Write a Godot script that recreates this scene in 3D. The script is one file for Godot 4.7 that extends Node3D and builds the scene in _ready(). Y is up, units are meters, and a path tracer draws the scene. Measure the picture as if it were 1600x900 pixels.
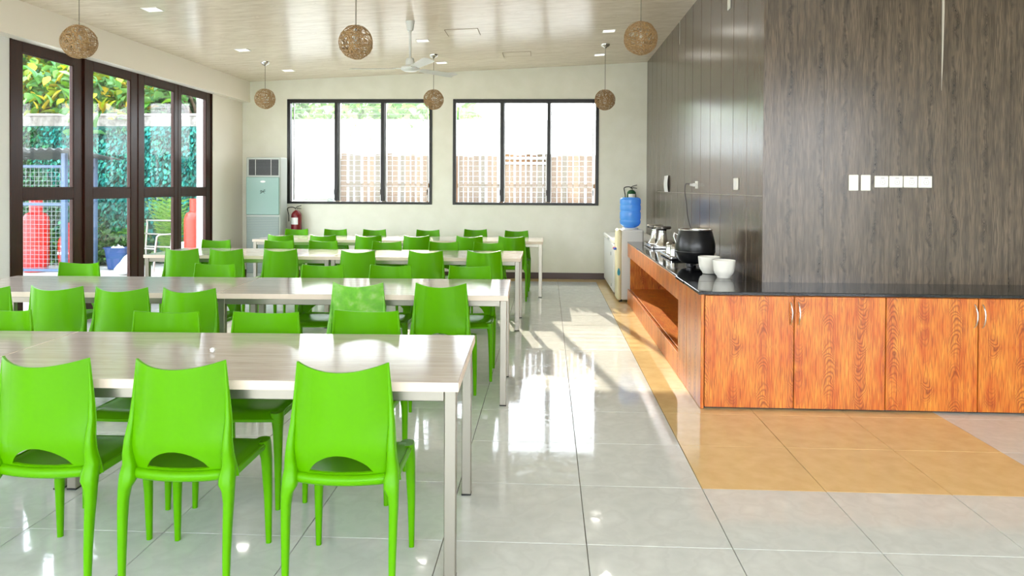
extends Node3D

const CEIL0 := 3.4187      # ceiling height at x = 0
const CEILK := 0.0473      # its rise towards +x
const XL := -5.034         # inner face of the left wall
const ZB := -11.76         # inner face of the window wall
const XR := 1.586          # face of the dark side wall
const ZN := -5.445         # face of the dark front wall
const XE := 5.6            # right end of the room
const ZC := 1.7            # wall behind the camera

var taken := {}
var M := {}
var rng := RandomNumberGenerator.new()

# ------------------------------------------------------------------ nodes
func numbered(called: String) -> String:
	if not taken.has(called):
		taken[called] = 0
		return called
	taken[called] += 1
	return "%s_%03d" % [called, taken[called]]

func thing(called: String, label: String, category: String, at := Vector3.ZERO, turn := 0.0, group := "") -> Node3D:
	var o := Node3D.new()
	o.name = numbered(called)
	add_child(o)
	o.position = at
	o.rotation.y = turn
	o.set_meta("label", label)
	o.set_meta("category", category)
	if group != "":
		o.set_meta("group", group)
	return o

func structure(called: String, label := "") -> Node3D:
	var o := Node3D.new()
	o.name = numbered(called)
	add_child(o)
	o.set_meta("kind", "structure")
	if label != "":
		o.set_meta("label", label)
	return o

func put(called: String, mesh: Mesh, m: Material, parent: Node, at := Vector3.ZERO) -> MeshInstance3D:
	var o := MeshInstance3D.new()
	o.name = called
	o.mesh = mesh
	o.material_override = m
	parent.add_child(o, true)
	o.position = at
	return o

func alone(called: String, mesh: Mesh, m: Material, label: String, category: String, at := Vector3.ZERO, group := "") -> MeshInstance3D:
	var o := put(numbered(called), mesh, m, self, at)
	o.set_meta("label", label)
	o.set_meta("category", category)
	if group != "":
		o.set_meta("group", group)
	return o

func shell(called: String, mesh: Mesh, m: Material, label := "") -> MeshInstance3D:
	var o := put(numbered(called), mesh, m, self)
	o.set_meta("kind", "structure")
	if label != "":
		o.set_meta("label", label)
	return o

func dup(root: Node3D, at: Vector3, turn: float, label: String) -> Node3D:
	var base: String = root.name
	var r: Node3D = root.duplicate()
	r.name = numbered(base)
	add_child(r)
	r.position = at
	r.rotation.y = turn
	r.set_meta("label", label)
	return r

# ------------------------------------------------------------------ meshes
func S() -> SurfaceTool:
	var st := SurfaceTool.new()
	st.begin(Mesh.PRIMITIVE_TRIANGLES)
	return st

func face_uv(p: Vector3, n: Vector3) -> Vector2:
	var a := n.abs()
	if a.y >= a.x and a.y >= a.z:
		return Vector2(p.x, p.z)
	if a.x >= a.z:
		return Vector2(p.z, -p.y)
	return Vector2(p.x, -p.y)

var uvo := Vector2.ZERO

# a flat triangle whose front looks away from c
func tri(st: SurfaceTool, a: Vector3, b: Vector3, d: Vector3, c: Vector3) -> void:
	var n := (b - a).cross(d - a)
	if n.length() < 1e-12:
		return
	n = n.normalized()
	var pts := [a, d, b]
	if n.dot((a + b + d) / 3.0 - c) < 0.0:
		n = -n
		pts = [a, b, d]
	for q in pts:
		st.set_normal(n)
		st.set_uv(face_uv(q, n) + uvo)
		st.add_vertex(q)

func quad(st: SurfaceTool, a: Vector3, b: Vector3, c: Vector3, d: Vector3, inside: Vector3) -> void:
	tri(st, a, b, c, inside)
	tri(st, a, c, d, inside)

# box with chamfered edges
func bx(st: SurfaceTool, c: Vector3, s: Vector3, bev := 0.0) -> void:
	var h := s * 0.5
	if bev <= 0.0:
		for ax in 3:
			for sg in [-1.0, 1.0]:
				var q := []
				for k in [[-1, -1], [1, -1], [1, 1], [-1, 1]]:
					var v := Vector3.ZERO
					v[ax] = h[ax] * sg
					v[(ax + 1) % 3] = h[(ax + 1) % 3] * k[0]
					v[(ax + 2) % 3] = h[(ax + 2) % 3] * k[1]
					q.append(c + v)
				quad(st, q[0], q[1], q[2], q[3], c)
		return
	bev = minf(bev, minf(h.x, minf(h.y, h.z)) * 0.95)
	var P := func(sx: float, sy: float, sz: float, ax: int) -> Vector3:
		var v := Vector3(sx * h.x, sy * h.y, sz * h.z)
		for k in 3:
			if k != ax:
				v[k] -= signf(v[k]) * bev
		return c + v
	for sg in [-1.0, 1.0]:
		quad(st, P.call(sg, -1, -1, 0), P.call(sg, 1, -1, 0), P.call(sg, 1, 1, 0), P.call(sg, -1, 1, 0), c)
		quad(st, P.call(-1, sg, -1, 1), P.call(1, sg, -1, 1), P.call(1, sg, 1, 1), P.call(-1, sg, 1, 1), c)
		quad(st, P.call(-1, -1, sg, 2), P.call(1, -1, sg, 2), P.call(1, 1, sg, 2), P.call(-1, 1, sg, 2), c)
		for tg in [-1.0, 1.0]:
			quad(st, P.call(sg, tg, -1, 0), P.call(sg, tg, 1, 0), P.call(sg, tg, 1, 1), P.call(sg, tg, -1, 1), c)
			quad(st, P.call(sg, -1, tg, 0), P.call(sg, 1, tg, 0), P.call(sg, 1, tg, 2), P.call(sg, -1, tg, 2), c)
			quad(st, P.call(-1, sg, tg, 1), P.call(1, sg, tg, 1), P.call(1, sg, tg, 2), P.call(-1, sg, tg, 2), c)
			for ug in [-1.0, 1.0]:
				tri(st, P.call(sg, tg, ug, 0), P.call(sg, tg, ug, 1), P.call(sg, tg, ug, 2), c)

func box(c: Vector3, s: Vector3, bev := 0.0) -> ArrayMesh:
	var st := S()
	bx(st, c, s, bev)
	return st.commit()

# smooth grid of points, rows x columns; wrap joins the last column to the first
func grid(st: SurfaceTool, P: Array, wrap := false, flip := false) -> void:
	var R := P.size()
	var C: int = P[0].size()
	var N := []
	for i in R:
		var row := PackedVector3Array()
		for j in C:
			var i0 := maxi(i - 1, 0)
			var i1 := mini(i + 1, R - 1)
			var j0 := (j - 1 + C) % C if wrap else maxi(j - 1, 0)
			var j1 := (j + 1) % C if wrap else mini(j + 1, C - 1)
			var du: Vector3 = P[i][j1] - P[i][j0]
			if du.length() < 1e-7:      # a pole: take the neighbouring ring
				var k := i1 if i == 0 else i0
				du = P[k][j1] - P[k][j0]
			var dv: Vector3 = P[i1][j] - P[i0][j]
			var n := du.cross(dv).normalized()
			row.append(-n if flip else n)
		N.append(row)
	var last := C if wrap else C - 1
	for i in R - 1:
		for j in last:
			var k := (j + 1) % C
			var q := [[i, j], [i, k], [i + 1, k], [i + 1, j]]
			var order := [0, 1, 2, 0, 2, 3] if flip else [0, 2, 1, 0, 3, 2]
			for o in order:
				var e: Array = q[o]
				st.set_normal(N[e[0]][e[1]])
				st.set_uv(Vector2(float(e[1]) / last, float(e[0]) / (R - 1)))
				st.add_vertex(P[e[0]][e[1]])

# turned shape: profile of (radius, height), from below upwards
func lathe(st: SurfaceTool, prof: Array, seg := 24, at := Vector3.ZERO) -> void:
	var P := []
	for p in prof:
		var row := PackedVector3Array()
		for j in seg:
			var a := TAU * j / seg
			row.append(at + Vector3(cos(a) * p[0], p[1], -sin(a) * p[0]))
		P.append(row)
	grid(st, P, true)

# sharp-edged turned shape: every stretch of the profile has its own normals
func turned(st: SurfaceTool, prof: Array, seg := 24, at := Vector3.ZERO) -> void:
	for i in prof.size() - 1:
		lathe(st, [prof[i], prof[i + 1]], seg, at)

func ring_frame(d: Vector3) -> Basis:
	var u := Vector3.UP if absf(d.y) < 0.95 else Vector3.RIGHT
	var x := u.cross(d).normalized()
	return Basis(x, d.cross(x).normalized(), d)

func tube(st: SurfaceTool, pts: Array, r: float, seg := 8, caps := true, r_end := -1.0) -> void:
	var P := []
	var n := pts.size()
	var prev := Basis()
	for i in n:
		var d: Vector3 = (pts[mini(i + 1, n - 1)] - pts[maxi(i - 1, 0)]).normalized()
		var b := ring_frame(d)
		if i > 0:    # carry the frame along
			var x: Vector3 = (prev.x - d * prev.x.dot(d)).normalized()
			b = Basis(x, d.cross(x).normalized(), d)
		prev = b
		var rr := r if r_end < 0.0 else lerpf(r, r_end, float(i) / (n - 1))
		var row := PackedVector3Array()
		for j in seg:
			var a := TAU * j / seg
			row.append(pts[i] + b.x * cos(a) * rr + b.y * sin(a) * rr)
		P.append(row)
	if caps:
		var a0 := PackedVector3Array()
		var a1 := PackedVector3Array()
		for j in seg:
			a0.append(pts[0])
			a1.append(pts[n - 1])
		grid(st, [a0, P[0]], true)
		grid(st, [P[n - 1], a1], true)
	grid(st, P, true)

# loft through ellipses: each of centre, half width along x, half depth along z
func limb(st: SurfaceTool, rings: Array, seg := 12, square := 2.6) -> void:
	var P := []
	for r in rings:
		var row := PackedVector3Array()
		for j in seg:
			var a := TAU * j / seg
			var cx := signf(cos(a)) * pow(absf(cos(a)), 2.0 / square)
			var cz := signf(sin(a)) * pow(absf(sin(a)), 2.0 / square)
			row.append(r[0] + Vector3(cx * r[1], 0, -cz * r[2]))
		P.append(row)
	var lo := PackedVector3Array()
	var hi := PackedVector3Array()
	for j in seg:
		lo.append(rings[0][0])
		hi.append(rings[-1][0])
	grid(st, [lo, P[0]], true)
	grid(st, P, true)
	grid(st, [P[-1], hi], true)

# a sheet with thickness: front points, back points, closed rim
func sheet(st: SurfaceTool, A: Array, B: Array) -> void:
	grid(st, A)
	grid(st, B, false, true)
	var R := A.size()
	var C: int = A[0].size()
	var rim := func(pa: PackedVector3Array, pb: PackedVector3Array, flip: bool) -> void:
		grid(st, [pa, pb], false, flip)
	rim.call(A[0], B[0], true)
	rim.call(A[R - 1], B[R - 1], false)
	var l0 := PackedVector3Array()
	var l1 := PackedVector3Array()
	var r0 := PackedVector3Array()
	var r1 := PackedVector3Array()
	for i in R:
		l0.append(A[i][0])
		l1.append(B[i][0])
		r0.append(A[i][C - 1])
		r1.append(B[i][C - 1])
	rim.call(l0, l1, false)
	rim.call(r0, r1, true)

# flat outline in the x-y plane given depth along z
func plate(st: SurfaceTool, poly: PackedVector2Array, z0: float, z1: float) -> void:
	var idx := Geometry2D.triangulate_polygon(poly)
	var c := Vector3.ZERO
	for k in range(0, idx.size(), 3):
		var a := poly[idx[k]]
		var b := poly[idx[k + 1]]
		var d := poly[idx[k + 2]]
		var g := (a + b + d) / 3.0
		for z in [z0, z1]:
			c = Vector3(g.x, g.y, (z0 + z1) * 0.5)
			tri(st, Vector3(a.x, a.y, z), Vector3(b.x, b.y, z), Vector3(d.x, d.y, z), c)
	var turn := 1.0 if not Geometry2D.is_polygon_clockwise(poly) else -1.0
	for k in poly.size():
		var a := poly[k]
		var b := poly[(k + 1) % poly.size()]
		var e := (b - a).normalized()
		var inner := (a + b) * 0.5 + Vector2(-e.y, e.x) * 0.001 * turn
		quad(st, Vector3(a.x, a.y, z0), Vector3(b.x, b.y, z0), Vector3(b.x, b.y, z1), Vector3(a.x, a.y, z1), Vector3(inner.x, inner.y, (z0 + z1) * 0.5))

# ------------------------------------------------------------------ materials
func mat(c: Color, rough := 0.6, metal := 0.0) -> StandardMaterial3D:
	var m := StandardMaterial3D.new()
	m.albedo_color = c
	m.roughness = rough
	m.metallic = metal
	return m

func rgb(r: int, g: int, b: int) -> Color:
	return Color8(r, g, b)

func noise(seed_: int, freq: float, oct := 4) -> FastNoiseLite:
	var n := FastNoiseLite.new()
	n.seed = seed_
	n.noise_type = FastNoiseLite.TYPE_SIMPLEX
	n.frequency = freq
	n.fractal_octaves = oct
	return n

# Wood grain running up the picture. cols: columns of cathedral figure; span: metres across and up.
func wood(w: int, h: int, pale: Color, deep: Color, line: Color, seed_: int, cols: int, figure: float, fine := 1.0, band := 1.0, eyes := false) -> ImageTexture:
	var im := Image.create(w, h, false, Image.FORMAT_RGB8)
	var n1 := noise(seed_, 0.022, 3)
	var n2 := noise(seed_ + 1, 0.11, 2)
	var n3 := noise(seed_ + 2, 0.006, 2)
	var n4 := noise(seed_ + 3, 0.012, 2)
	for y in h:
		# the pattern meets itself at the top and bottom edge
		var ty := float(y) / h
		var yy := absf(ty * 2.0 - 1.0) * h
		for x in w:
			var tx := float(x) / w
			var broad := 0.5 + 0.5 * n1.get_noise_2d(x * 512.0 / w * band, yy * 0.05)
			var streak := n2.get_noise_2d(x * 512.0 / w * 2.2 * fine, yy * 0.025)
			var t := clampf(broad * 0.8 + 0.1 + streak * 0.35, 0.0, 1.0)
			var c := pale.lerp(deep, t)
			var ink := maxf(0.0, n2.get_noise_2d(x * 512.0 / w * 3.1 * fine + 900.0, yy * 0.03) - 0.22) * 1.1
			if figure > 0.0:
				var cell := tx * cols
				var k := int(cell)
				var ph := fmod(k * 0.37 + 0.11, 1.0)
				var mid := 0.5 + 0.12 * n3.get_noise_2d(k * 91.0, yy * 0.5)
				var dx := (cell - k - mid) * 2.0
				if eyes:
					# knotty eyes strung on a dark vein
					var rows := 3.0
					var u := ty * rows + ph + 0.12 * n4.get_noise_2d(k * 57.0, yy)
					var v := (u - floorf(u) - 0.5) * 2.0
					var d := sqrt(dx * dx * 22.0 + v * v * 3.6) + 0.1 * n1.get_noise_2d(x * 1.2, yy * 0.8)
					var f := fmod(d * 3.2 + 10.0, 1.0)
					ink = maxf(ink, pow(absf(f * 2.0 - 1.0), 1.6) * clampf(1.6 * (1.1 - d), 0.0, 1.0) * figure)
					ink = maxf(ink, clampf(1.0 - absf(dx) * 9.0, 0.0, 1.0) * 0.55 * figure * clampf(0.6 + n4.get_noise_2d(x * 0.5, yy * 0.8), 0.0, 1.0))
				else:
					# open cathedral arches
					var fade := clampf(1.0 - absf(dx) * 1.7, 0.0, 1.0)
					var where := clampf(0.6 + 1.1 * n4.get_noise_2d(k * 313.0, yy * 0.2), 0.0, 1.0)
					var f := fmod(ty * 24.0 + ph + dx * dx * 12.0 * (1.0 if k % 2 == 0 else -1.0) + 0.9 * n4.get_noise_2d(x * 0.5, yy * 0.35) + 40.0, 1.0)
					ink = maxf(ink, pow(absf(f * 2.0 - 1.0), 2.2) * minf(1.0, fade * 1.6) * where * figure)
			im.set_pixel(x, y, c.lerp(line, clampf(ink, 0.0, 0.85)))
	return ImageTexture.create_from_image(im)

func textured(t: Texture2D, scale: Vector2, rough: float, spec := 0.5) -> StandardMaterial3D:
	var m := StandardMaterial3D.new()
	m.albedo_texture = t
	m.uv1_scale = Vector3(1.0 / scale.x, 1.0 / scale.y, 1.0)
	m.roughness = rough
	m.metallic_specular = spec
	return m

func noise_tex(seed_: int, freq: float, stops: Array, oct := 5, size := 512) -> NoiseTexture2D:
	var t := NoiseTexture2D.new()
	t.width = size
	t.height = size
	t.seamless = true
	t.noise = noise(seed_, freq, oct)
	var g := Gradient.new()
	var offs := PackedFloat32Array()
	var cs := PackedColorArray()
	for s in stops:
		offs.append(s[0])
		cs.append(s[1])
	g.offsets = offs
	g.colors = cs
	t.color_ramp = g
	return t

func tri_mat(t: Texture2D, metres: float, rough: float) -> StandardMaterial3D:
	var m := StandardMaterial3D.new()
	m.albedo_texture = t
	m.uv1_triplanar = true
	m.uv1_world_triplanar = true
	m.uv1_scale = Vector3.ONE / metres
	m.roughness = rough
	return m

func make_materials() -> void:
	# walls: cream paint with faint mottling
	M.paint = tri_mat(noise_tex(3, 0.01, [[0.0, rgb(236, 235, 219)], [1.0, rgb(243, 242, 228)]]), 2.3, 0.55)
	M.soffit = mat(rgb(247, 239, 225), 0.55)
	M.white_paint = mat(rgb(232, 232, 228), 0.5)
	# floor
	M.tile = tri_mat(noise_tex(11, 0.012, [[0.0, rgb(200, 203, 199)], [0.45, rgb(211, 213, 209)], [0.55, rgb(205, 207, 203)], [1.0, rgb(219, 221, 217)]]), 1.9, 0.07)
	var smear := noise_tex(12, 0.02, [[0.0, Color(0.04, 0.04, 0.04)], [0.42, Color(0.05, 0.05, 0.05)], [0.5, Color(0.22, 0.22, 0.22)], [0.58, Color(0.05, 0.05, 0.05)], [1.0, Color(0.1, 0.1, 0.1)]], 5, 512)
	M.tile.roughness = 1.0
	M.tile.metallic_specular = 0.46
	M.tile.roughness_texture = smear
	M.tan_tile = tri_mat(noise_tex(13, 0.02, [[0.0, rgb(212, 182, 128)], [1.0, rgb(224, 196, 144)]]), 1.7, 0.07)
	M.grout = mat(rgb(120, 112, 98), 0.9)
	# ceiling board: pale wood grain across the room, satin lacquer
	var grain := wood(512, 1024, rgb(244, 232, 212), rgb(226, 211, 188), rgb(182, 162, 136), 21, 3, 0.25, 0.7, 0.8)
	var im := grain.get_image()
	im.rotate_90(CLOCKWISE)
	M.ceiling = textured(ImageTexture.create_from_image(im), Vector2(2.6, 1.3), 0.22, 0.4)
	# dark wood wall covering
	var dark := wood(640, 1024, rgb(118, 102, 86), rgb(70, 59, 47), rgb(28, 22, 16), 31, 4, 1.0, 1.1, 1.3, true)
	M.dark_wall = textured(dark, Vector2(0.88, 1.5), 0.23, 0.55)
	# orange wood of the counter
	var orange := wood(640, 640, rgb(224, 150, 58), rgb(186, 84, 24), rgb(112, 44, 10), 41, 4, 0.75, 0.55, 0.6)
	M.cabinet = textured(orange, Vector2(0.8, 0.85), 0.28)
	# table laminate
	var lam := wood(256, 768, rgb(200, 190, 181), rgb(180, 169, 160), rgb(152, 140, 131), 51, 2, 0.2, 1.0, 0.8).get_image()
	lam.rotate_90(CLOCKWISE)
	M.laminate = textured(ImageTexture.create_from_image(lam), Vector2(1.9, 0.7), 0.13)
	M.edging = mat(rgb(222, 205, 188), 0.4)
	# door frames
	var brown := wood(256, 512, rgb(66, 32, 20), rgb(44, 20, 12), rgb(26, 11, 7), 61, 2, 0.3)
	M.brown = textured(brown, Vector2(0.3, 0.9), 0.3, 0.35)
	M.baseboard = mat(rgb(70, 48, 40), 0.4)
	M.steel = mat(rgb(160, 155, 143), 0.32, 0.9)
	M.chrome = mat(rgb(225, 225, 222), 0.12, 1.0)
	M.black_stone = tri_mat(noise_tex(71, 0.15, [[0.0, rgb(20, 21, 24)], [0.75, rgb(26, 27, 30)], [1.0, rgb(62, 62, 66)]], 3, 256), 0.5, 0.07)
	# chair plastic, satin, faint moulding texture
	M.lime = mat(rgb(84, 154, 0), 0.3)
	M.lime.metallic_specular = 0.27
	var dusty := tri_mat(noise_tex(81, 0.02, [[0.0, rgb(84, 156, 26)], [0.5, rgb(104, 180, 34)], [1.0, rgb(158, 190, 128)]], 5, 256), 0.5, 0.45)
	dusty.uv1_world_triplanar = false
	M.lime_dusty = dusty
	M.rubber = mat(rgb(30, 30, 30), 0.8)
	M.black_frame = mat(rgb(22, 21, 20), 0.4)
	M.alu = mat(rgb(185, 186, 184), 0.35, 0.8)
	var g := mat(Color(0.93, 0.97, 0.97, 0.012), 0.02)
	g.transparency = BaseMaterial3D.TRANSPARENCY_ALPHA
	g.metallic_specular = 0.36
	M.glass = g
	var lg := mat(Color(0.93, 0.95, 0.96, 0.11), 0.14)
	lg.transparency = BaseMaterial3D.TRANSPARENCY_ALPHA
	M.louvre_glass = lg
	M.glass_edge = mat(rgb(196, 206, 204), 0.5)
	M.white = mat(rgb(236, 236, 232), 0.35)
	M.ivory = mat(rgb(240, 238, 228), 0.3)
	M.rattan = tri_mat(noise_tex(91, 0.06, [[0.0, rgb(128, 94, 56)], [0.5, rgb(176, 140, 92)], [1.0, rgb(222, 196, 148)]], 3, 256), 0.25, 0.55)
	M.bulb = mat(rgb(240, 238, 230), 0.2)

# ------------------------------------------------------------------ _ready
func _ready() -> void:
	rng.seed = 7
	# camera: level lens with a little shift, as in the photograph
	var cam := Camera3D.new()
	cam.name = "camera"
	cam.near = 0.1
	cam.far = 200.0
	cam.projection = Camera3D.PROJECTION_FRUSTUM
	cam.size = 0.1 * 900.0 / 1135.8
	cam.frustum_offset = Vector2(0.0, -0.1 * (450.0 - 303.85) / 1135.8)
	cam.position = Vector3(0, 1.4835, 0)
	cam.rotation = Vector3(-0.0105, 0.0487, 0.0054)
	add_child(cam)
	cam.current = true
	# sky and sun
	var we := WorldEnvironment.new()
	we.name = "environment"
	var env := Environment.new()
	env.background_mode = Environment.BG_SKY
	var sm := ProceduralSkyMaterial.new()
	sm.sky_top_color = Color(0.88, 0.93, 0.98)
	sm.sky_horizon_color = Color(0.98, 0.99, 1.0)
	sm.sky_curve = 0.2
	sm.ground_bottom_color = Color(0.55, 0.55, 0.52)
	sm.ground_horizon_color = Color(0.75, 0.76, 0.76)
	sm.sky_energy_multiplier = 1.0
	sm.sun_angle_max = 1.0
	var sky := Sky.new()
	sky.sky_material = sm
	env.sky = sky
	env.background_energy_multiplier = 3.9
	env.tonemap_mode = Environment.TONE_MAPPER_LINEAR
	env.tonemap_exposure = 2.45
	env.sdfgi_enabled = true
	env.ssao_enabled = true
	env.ssil_enabled = true
	we.environment = env
	add_child(we)
	var sun := DirectionalLight3D.new()
	sun.name = "sun"
	sun.light_color = Color(1.0, 0.95, 0.86)
	sun.light_energy = 1.9
	sun.light_angular_distance = 0.6
	sun.shadow_enabled = true
	add_child(sun)
	sun.look_at_from_position(Vector3.ZERO, Vector3(0.194, -0.435, 1.0))

	make_materials()
	build_floor()
	build_walls()
	build_doors()
	build_windows()
	build_dark_wall()
	build_counter()
	build_tables()
	build_chairs()
	build_pendants()
	build_fan()
	build_ceiling_fittings()
	build_aircon()
	build_extinguishers()
	build_dispenser()
	build_counter_things()
	build_wall_plates()
	build_outside()

func ceil_y(x: float) -> float:
	return CEIL0 + CEILK * x

# ------------------------------------------------------------------ shell of the room
func build_floor() -> void:
	var fl := structure("floor", "polished pale grey tiled floor with a border of tan tiles")
	put("screed", box(Vector3((XL + XE) * 0.5, -0.109, (ZB + ZC) * 0.5), Vector3(XE - XL + 0.4, 0.2, ZC - ZB + 0.4)), M.grout, fl)
	var whole := box(Vector3.ZERO, Vector3(0.5965, 0.009, 0.5965), 0.0012)
	var rest := S()
	var rest_tan := S()
	var has_tan := false
	for i in range(-10, 11):
		for k in range(-12, 17):
			var x0 := maxf(0.171 + 0.6 * i, XL)
			var x1 := minf(0.171 + 0.6 * (i + 1), XE)
			var z1 := minf(-(3.0144 + 0.6 * k), ZC)
			var z0 := maxf(-(3.0144 + 0.6 * (k + 1)), ZB)
			if x1 - x0 < 0.01 or z1 - z0 < 0.01:
				continue
			if x0 > XR + 0.3 and z1 < ZN - 0.6:
				continue
			var c := Vector3((x0 + x1) * 0.5, -0.0045, (z0 + z1) * 0.5)
			var tan_here := (i == 1) and z1 < -3.6 or i >= 1 and i <= 3 and z1 < -3.6 and z1 > -5.5 or z1 < -11.3
			var full := x1 - x0 > 0.59 and z1 - z0 > 0.59
			# tiles in front of the lens are pieces of their own
			var seen := z0 < -1.9 and c.x > z0 * 0.85 - 0.3 and c.x < -z0 * 0.72 + 0.3
			if seen:
				var m := whole if full else box(Vector3.ZERO, Vector3(x1 - x0 - 0.0035, 0.009, z1 - z0 - 0.0035), 0.0012)
				put("tile", m, M.tan_tile if tan_here else M.tile, fl, c)
			elif tan_here:
				has_tan = true
				bx(rest_tan, c, Vector3(x1 - x0 - 0.0035, 0.009, z1 - z0 - 0.0035), 0.0012)
			else:
				bx(rest, c, Vector3(x1 - x0 - 0.0035, 0.009, z1 - z0 - 0.0035), 0.0012)
	var o := put("tile_field", rest.commit(), M.tile, fl)
	o.set_meta("kind", "stuff")
	if has_tan:
		var p := put("tan_tile_field", rest_tan.commit(), M.tan_tile, fl)
		p.set_meta("kind", "stuff")

# wall along x at z0..z1 or along z at x0..x1, with openings [from, to, low, high]
func wall(along_x: bool, a0: float, a1: float, b0: float, b1: float, top: Callable, holes: Array) -> ArrayMesh:
	var st := S()
	var piece := func(p0: float, p1: float, y0: float, y1a: float, y1b: float) -> void:
		if p1 - p0 < 0.001:
			return
		var q := []
		for e in [[p0, y1a], [p1, y1b]]:
			for b in [b0, b1]:
				for y in [y0, e[1]]:
					q.append(Vector3(e[0], y, b) if along_x else Vector3(b, y, e[0]))
		var c := Vector3.ZERO
		for v in q:
			c += v / 8.0
		quad(st, q[0], q[1], q[3], q[2], c)
		quad(st, q[4], q[5], q[7], q[6], c)
		quad(st, q[0], q[1], q[5], q[4], c)
		quad(st, q[2], q[3], q[7], q[6], c)
		quad(st, q[0], q[2], q[6], q[4], c)
		quad(st, q[1], q[3], q[7], q[5], c)
	var at := a0
	for h in holes:
		piece.call(at, h[0], -0.2, top.call(at), top.call(h[0]))
		piece.call(h[0], h[1], -0.2, h[2], h[2])
		piece.call(h[0], h[1], h[3], top.call(h[0]), top.call(h[1]))
		at = h[1]
	piece.call(at, a1, -0.2, top.call(at), top.call(a1))
	return st.commit()

const W1 := [-4.275, -1.877]
const W2 := [-1.539, 0.821]
const WY := [1.188, 2.902]

func build_walls() -> void:
	var slope := func(x: float) -> float: return ceil_y(x) + 0.03
	var low := func(_z: float) -> float: return ceil_y(XL) + 0.03
	var high := func(_z: float) -> float: return ceil_y(XE) + 0.03
	shell("wall_back", wall(true, XL - 0.2, XE + 0.2, ZB - 0.2, ZB, slope, [[W1[0], W1[1], WY[0], WY[1]], [W2[0], W2[1], WY[0], WY[1]]]), M.paint, "cream painted wall with two wide louvred windows")
	shell("trim_1", box(Vector3((XL + XR) * 0.5, 3.12, ZB + 0.004), Vector3(XR - XL, 0.395, 0.008)), M.paint, "cream lintel band above the louvred windows")
	shell("wall_left", wall(false, ZB, ZC, XL - 0.2, XL, low, [[-10.685, -6.575, -0.02, 2.885], [-5.6, -1.49, -0.02, 2.885]]), M.white_paint, "pale wall with brown glazed folding doors")
	shell("wall_front", wall(true, XL - 0.2, XE + 0.2, ZC, ZC + 0.2, slope, [[-4.85, -1.45, 0.1, 3.05], [-1.3, 2.1, 0.1, 3.05], [2.25, 5.45, 0.1, 3.05]]), M.paint)
	shell("wall_right", wall(false, ZN - 0.2, ZC, XE, XE + 0.2, high, []), M.paint)
	# box-out over the folding doors
	var st := S()
	var x1 := -4.897
	bx(st, Vector3((XL + x1) * 0.5, 3.03, (ZB + ZC) * 0.5), Vector3(x1 - XL, 0.36, ZC - ZB))
	shell("trim_2", st.commit(), M.soffit, "cream boxed-in beam running above the folding doors")
	# wall strip between the doors and the corner
	shell("trim_3", box(Vector3(XL + 0.006, 1.43, -11.22), Vector3(0.012, 2.86, 1.06)), M.soffit, "cream wall strip beside the folding doors")
	# ceiling
	st = S()
	var a := Vector3(XL - 0.2, ceil_y(XL - 0.2), ZB - 0.2)
	var b := Vector3(XE + 0.2, ceil_y(XE + 0.2), ZB - 0.2)
	var c := Vector3(XE + 0.2, ceil_y(XE + 0.2), ZC + 0.2)
	var d := Vector3(XL - 0.2, ceil_y(XL - 0.2), ZC + 0.2)
	var up := Vector3(0, 0.15, 0)
	var mid := (a + c) * 0.5 + up * 0.5
	quad(st, a, b, c, d, mid)
	quad(st, a + up, b + up, c + up, d + up, mid)
	quad(st, a, b, b + up, a + up, mid)
	quad(st, d, c, c + up, d + up, mid)
	quad(st, a, d, d + up, a + up, mid)
	quad(st, b, c, c + up, b + up, mid)
	shell("ceiling", st.commit(), M.ceiling, "glossy pale wood-grain ceiling sloping down to the doors")
	shell("baseboard_back", box(Vector3((XL + XR) * 0.5, 0.05, ZB + 0.009), Vector3(XR - XL, 0.1, 0.018), 0.004), M.baseboard, "dark brown baseboard under the louvred windows")
	shell("baseboard_left", box(Vector3(XL + 0.02, 0.05, -11.2), Vector3(0.018, 0.1, 1.02), 0.004), M.baseboard)

# ------------------------------------------------------------------ folding doors
func door_leaf(called: String, z0: float, z1: float, g0: float, g1: float, label: String) -> void:
	# z0 < z1 edges of the leaf, g0 < g1 edges of its glass
	var d := structure(called, label)
	var x := XL - 0.03
	var t := 0.05
	var leaf := func(nm: String, ya: float, yb: float, za: float, zb: float) -> void:
		uvo = Vector2(z0 * 3.1, za)
		put(nm, box(Vector3(x, (ya + yb) * 0.5, (za + zb) * 0.5), Vector3(t, yb - ya, zb - za), 0.004), M.brown, d)
		uvo = Vector2.ZERO
	leaf.call("stile", 0.01, 2.88, z0 + 0.002, g0)
	leaf.call("stile", 0.01, 2.88, g1, z1 - 0.002)
	leaf.call("rail", 2.75, 2.88, g0, g1)
	leaf.call("rail", 1.335, 1.445, g0, g1)
	leaf.call("rail", 0.01, 0.2, g0, g1)
	for y in [[0.2, 1.335], [1.445, 2.75]]:
		put("pane", box(Vector3(x, (y[0] + y[1]) * 0.5, (g0 + g1) * 0.5), Vector3(0.005, y[1] - y[0] + 0.01, g1 - g0 + 0.01)), M.glass, d)
		# glazing beads
		var st := S()
		for e in [y[0] + 0.006, y[1] - 0.006]:
			bx(st, Vector3(x + 0.014, e, (g0 + g1) * 0.5), Vector3(0.012, 0.012, g1 - g0))
		for e in [g0 + 0.006, g1 - 0.006]:
			bx(st, Vector3(x + 0.014, (y[0] + y[1]) * 0.5, e), Vector3(0.012, y[1] - y[0], 0.012))
		put("glazing_bead", st.commit(), M.brown, d)

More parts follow.
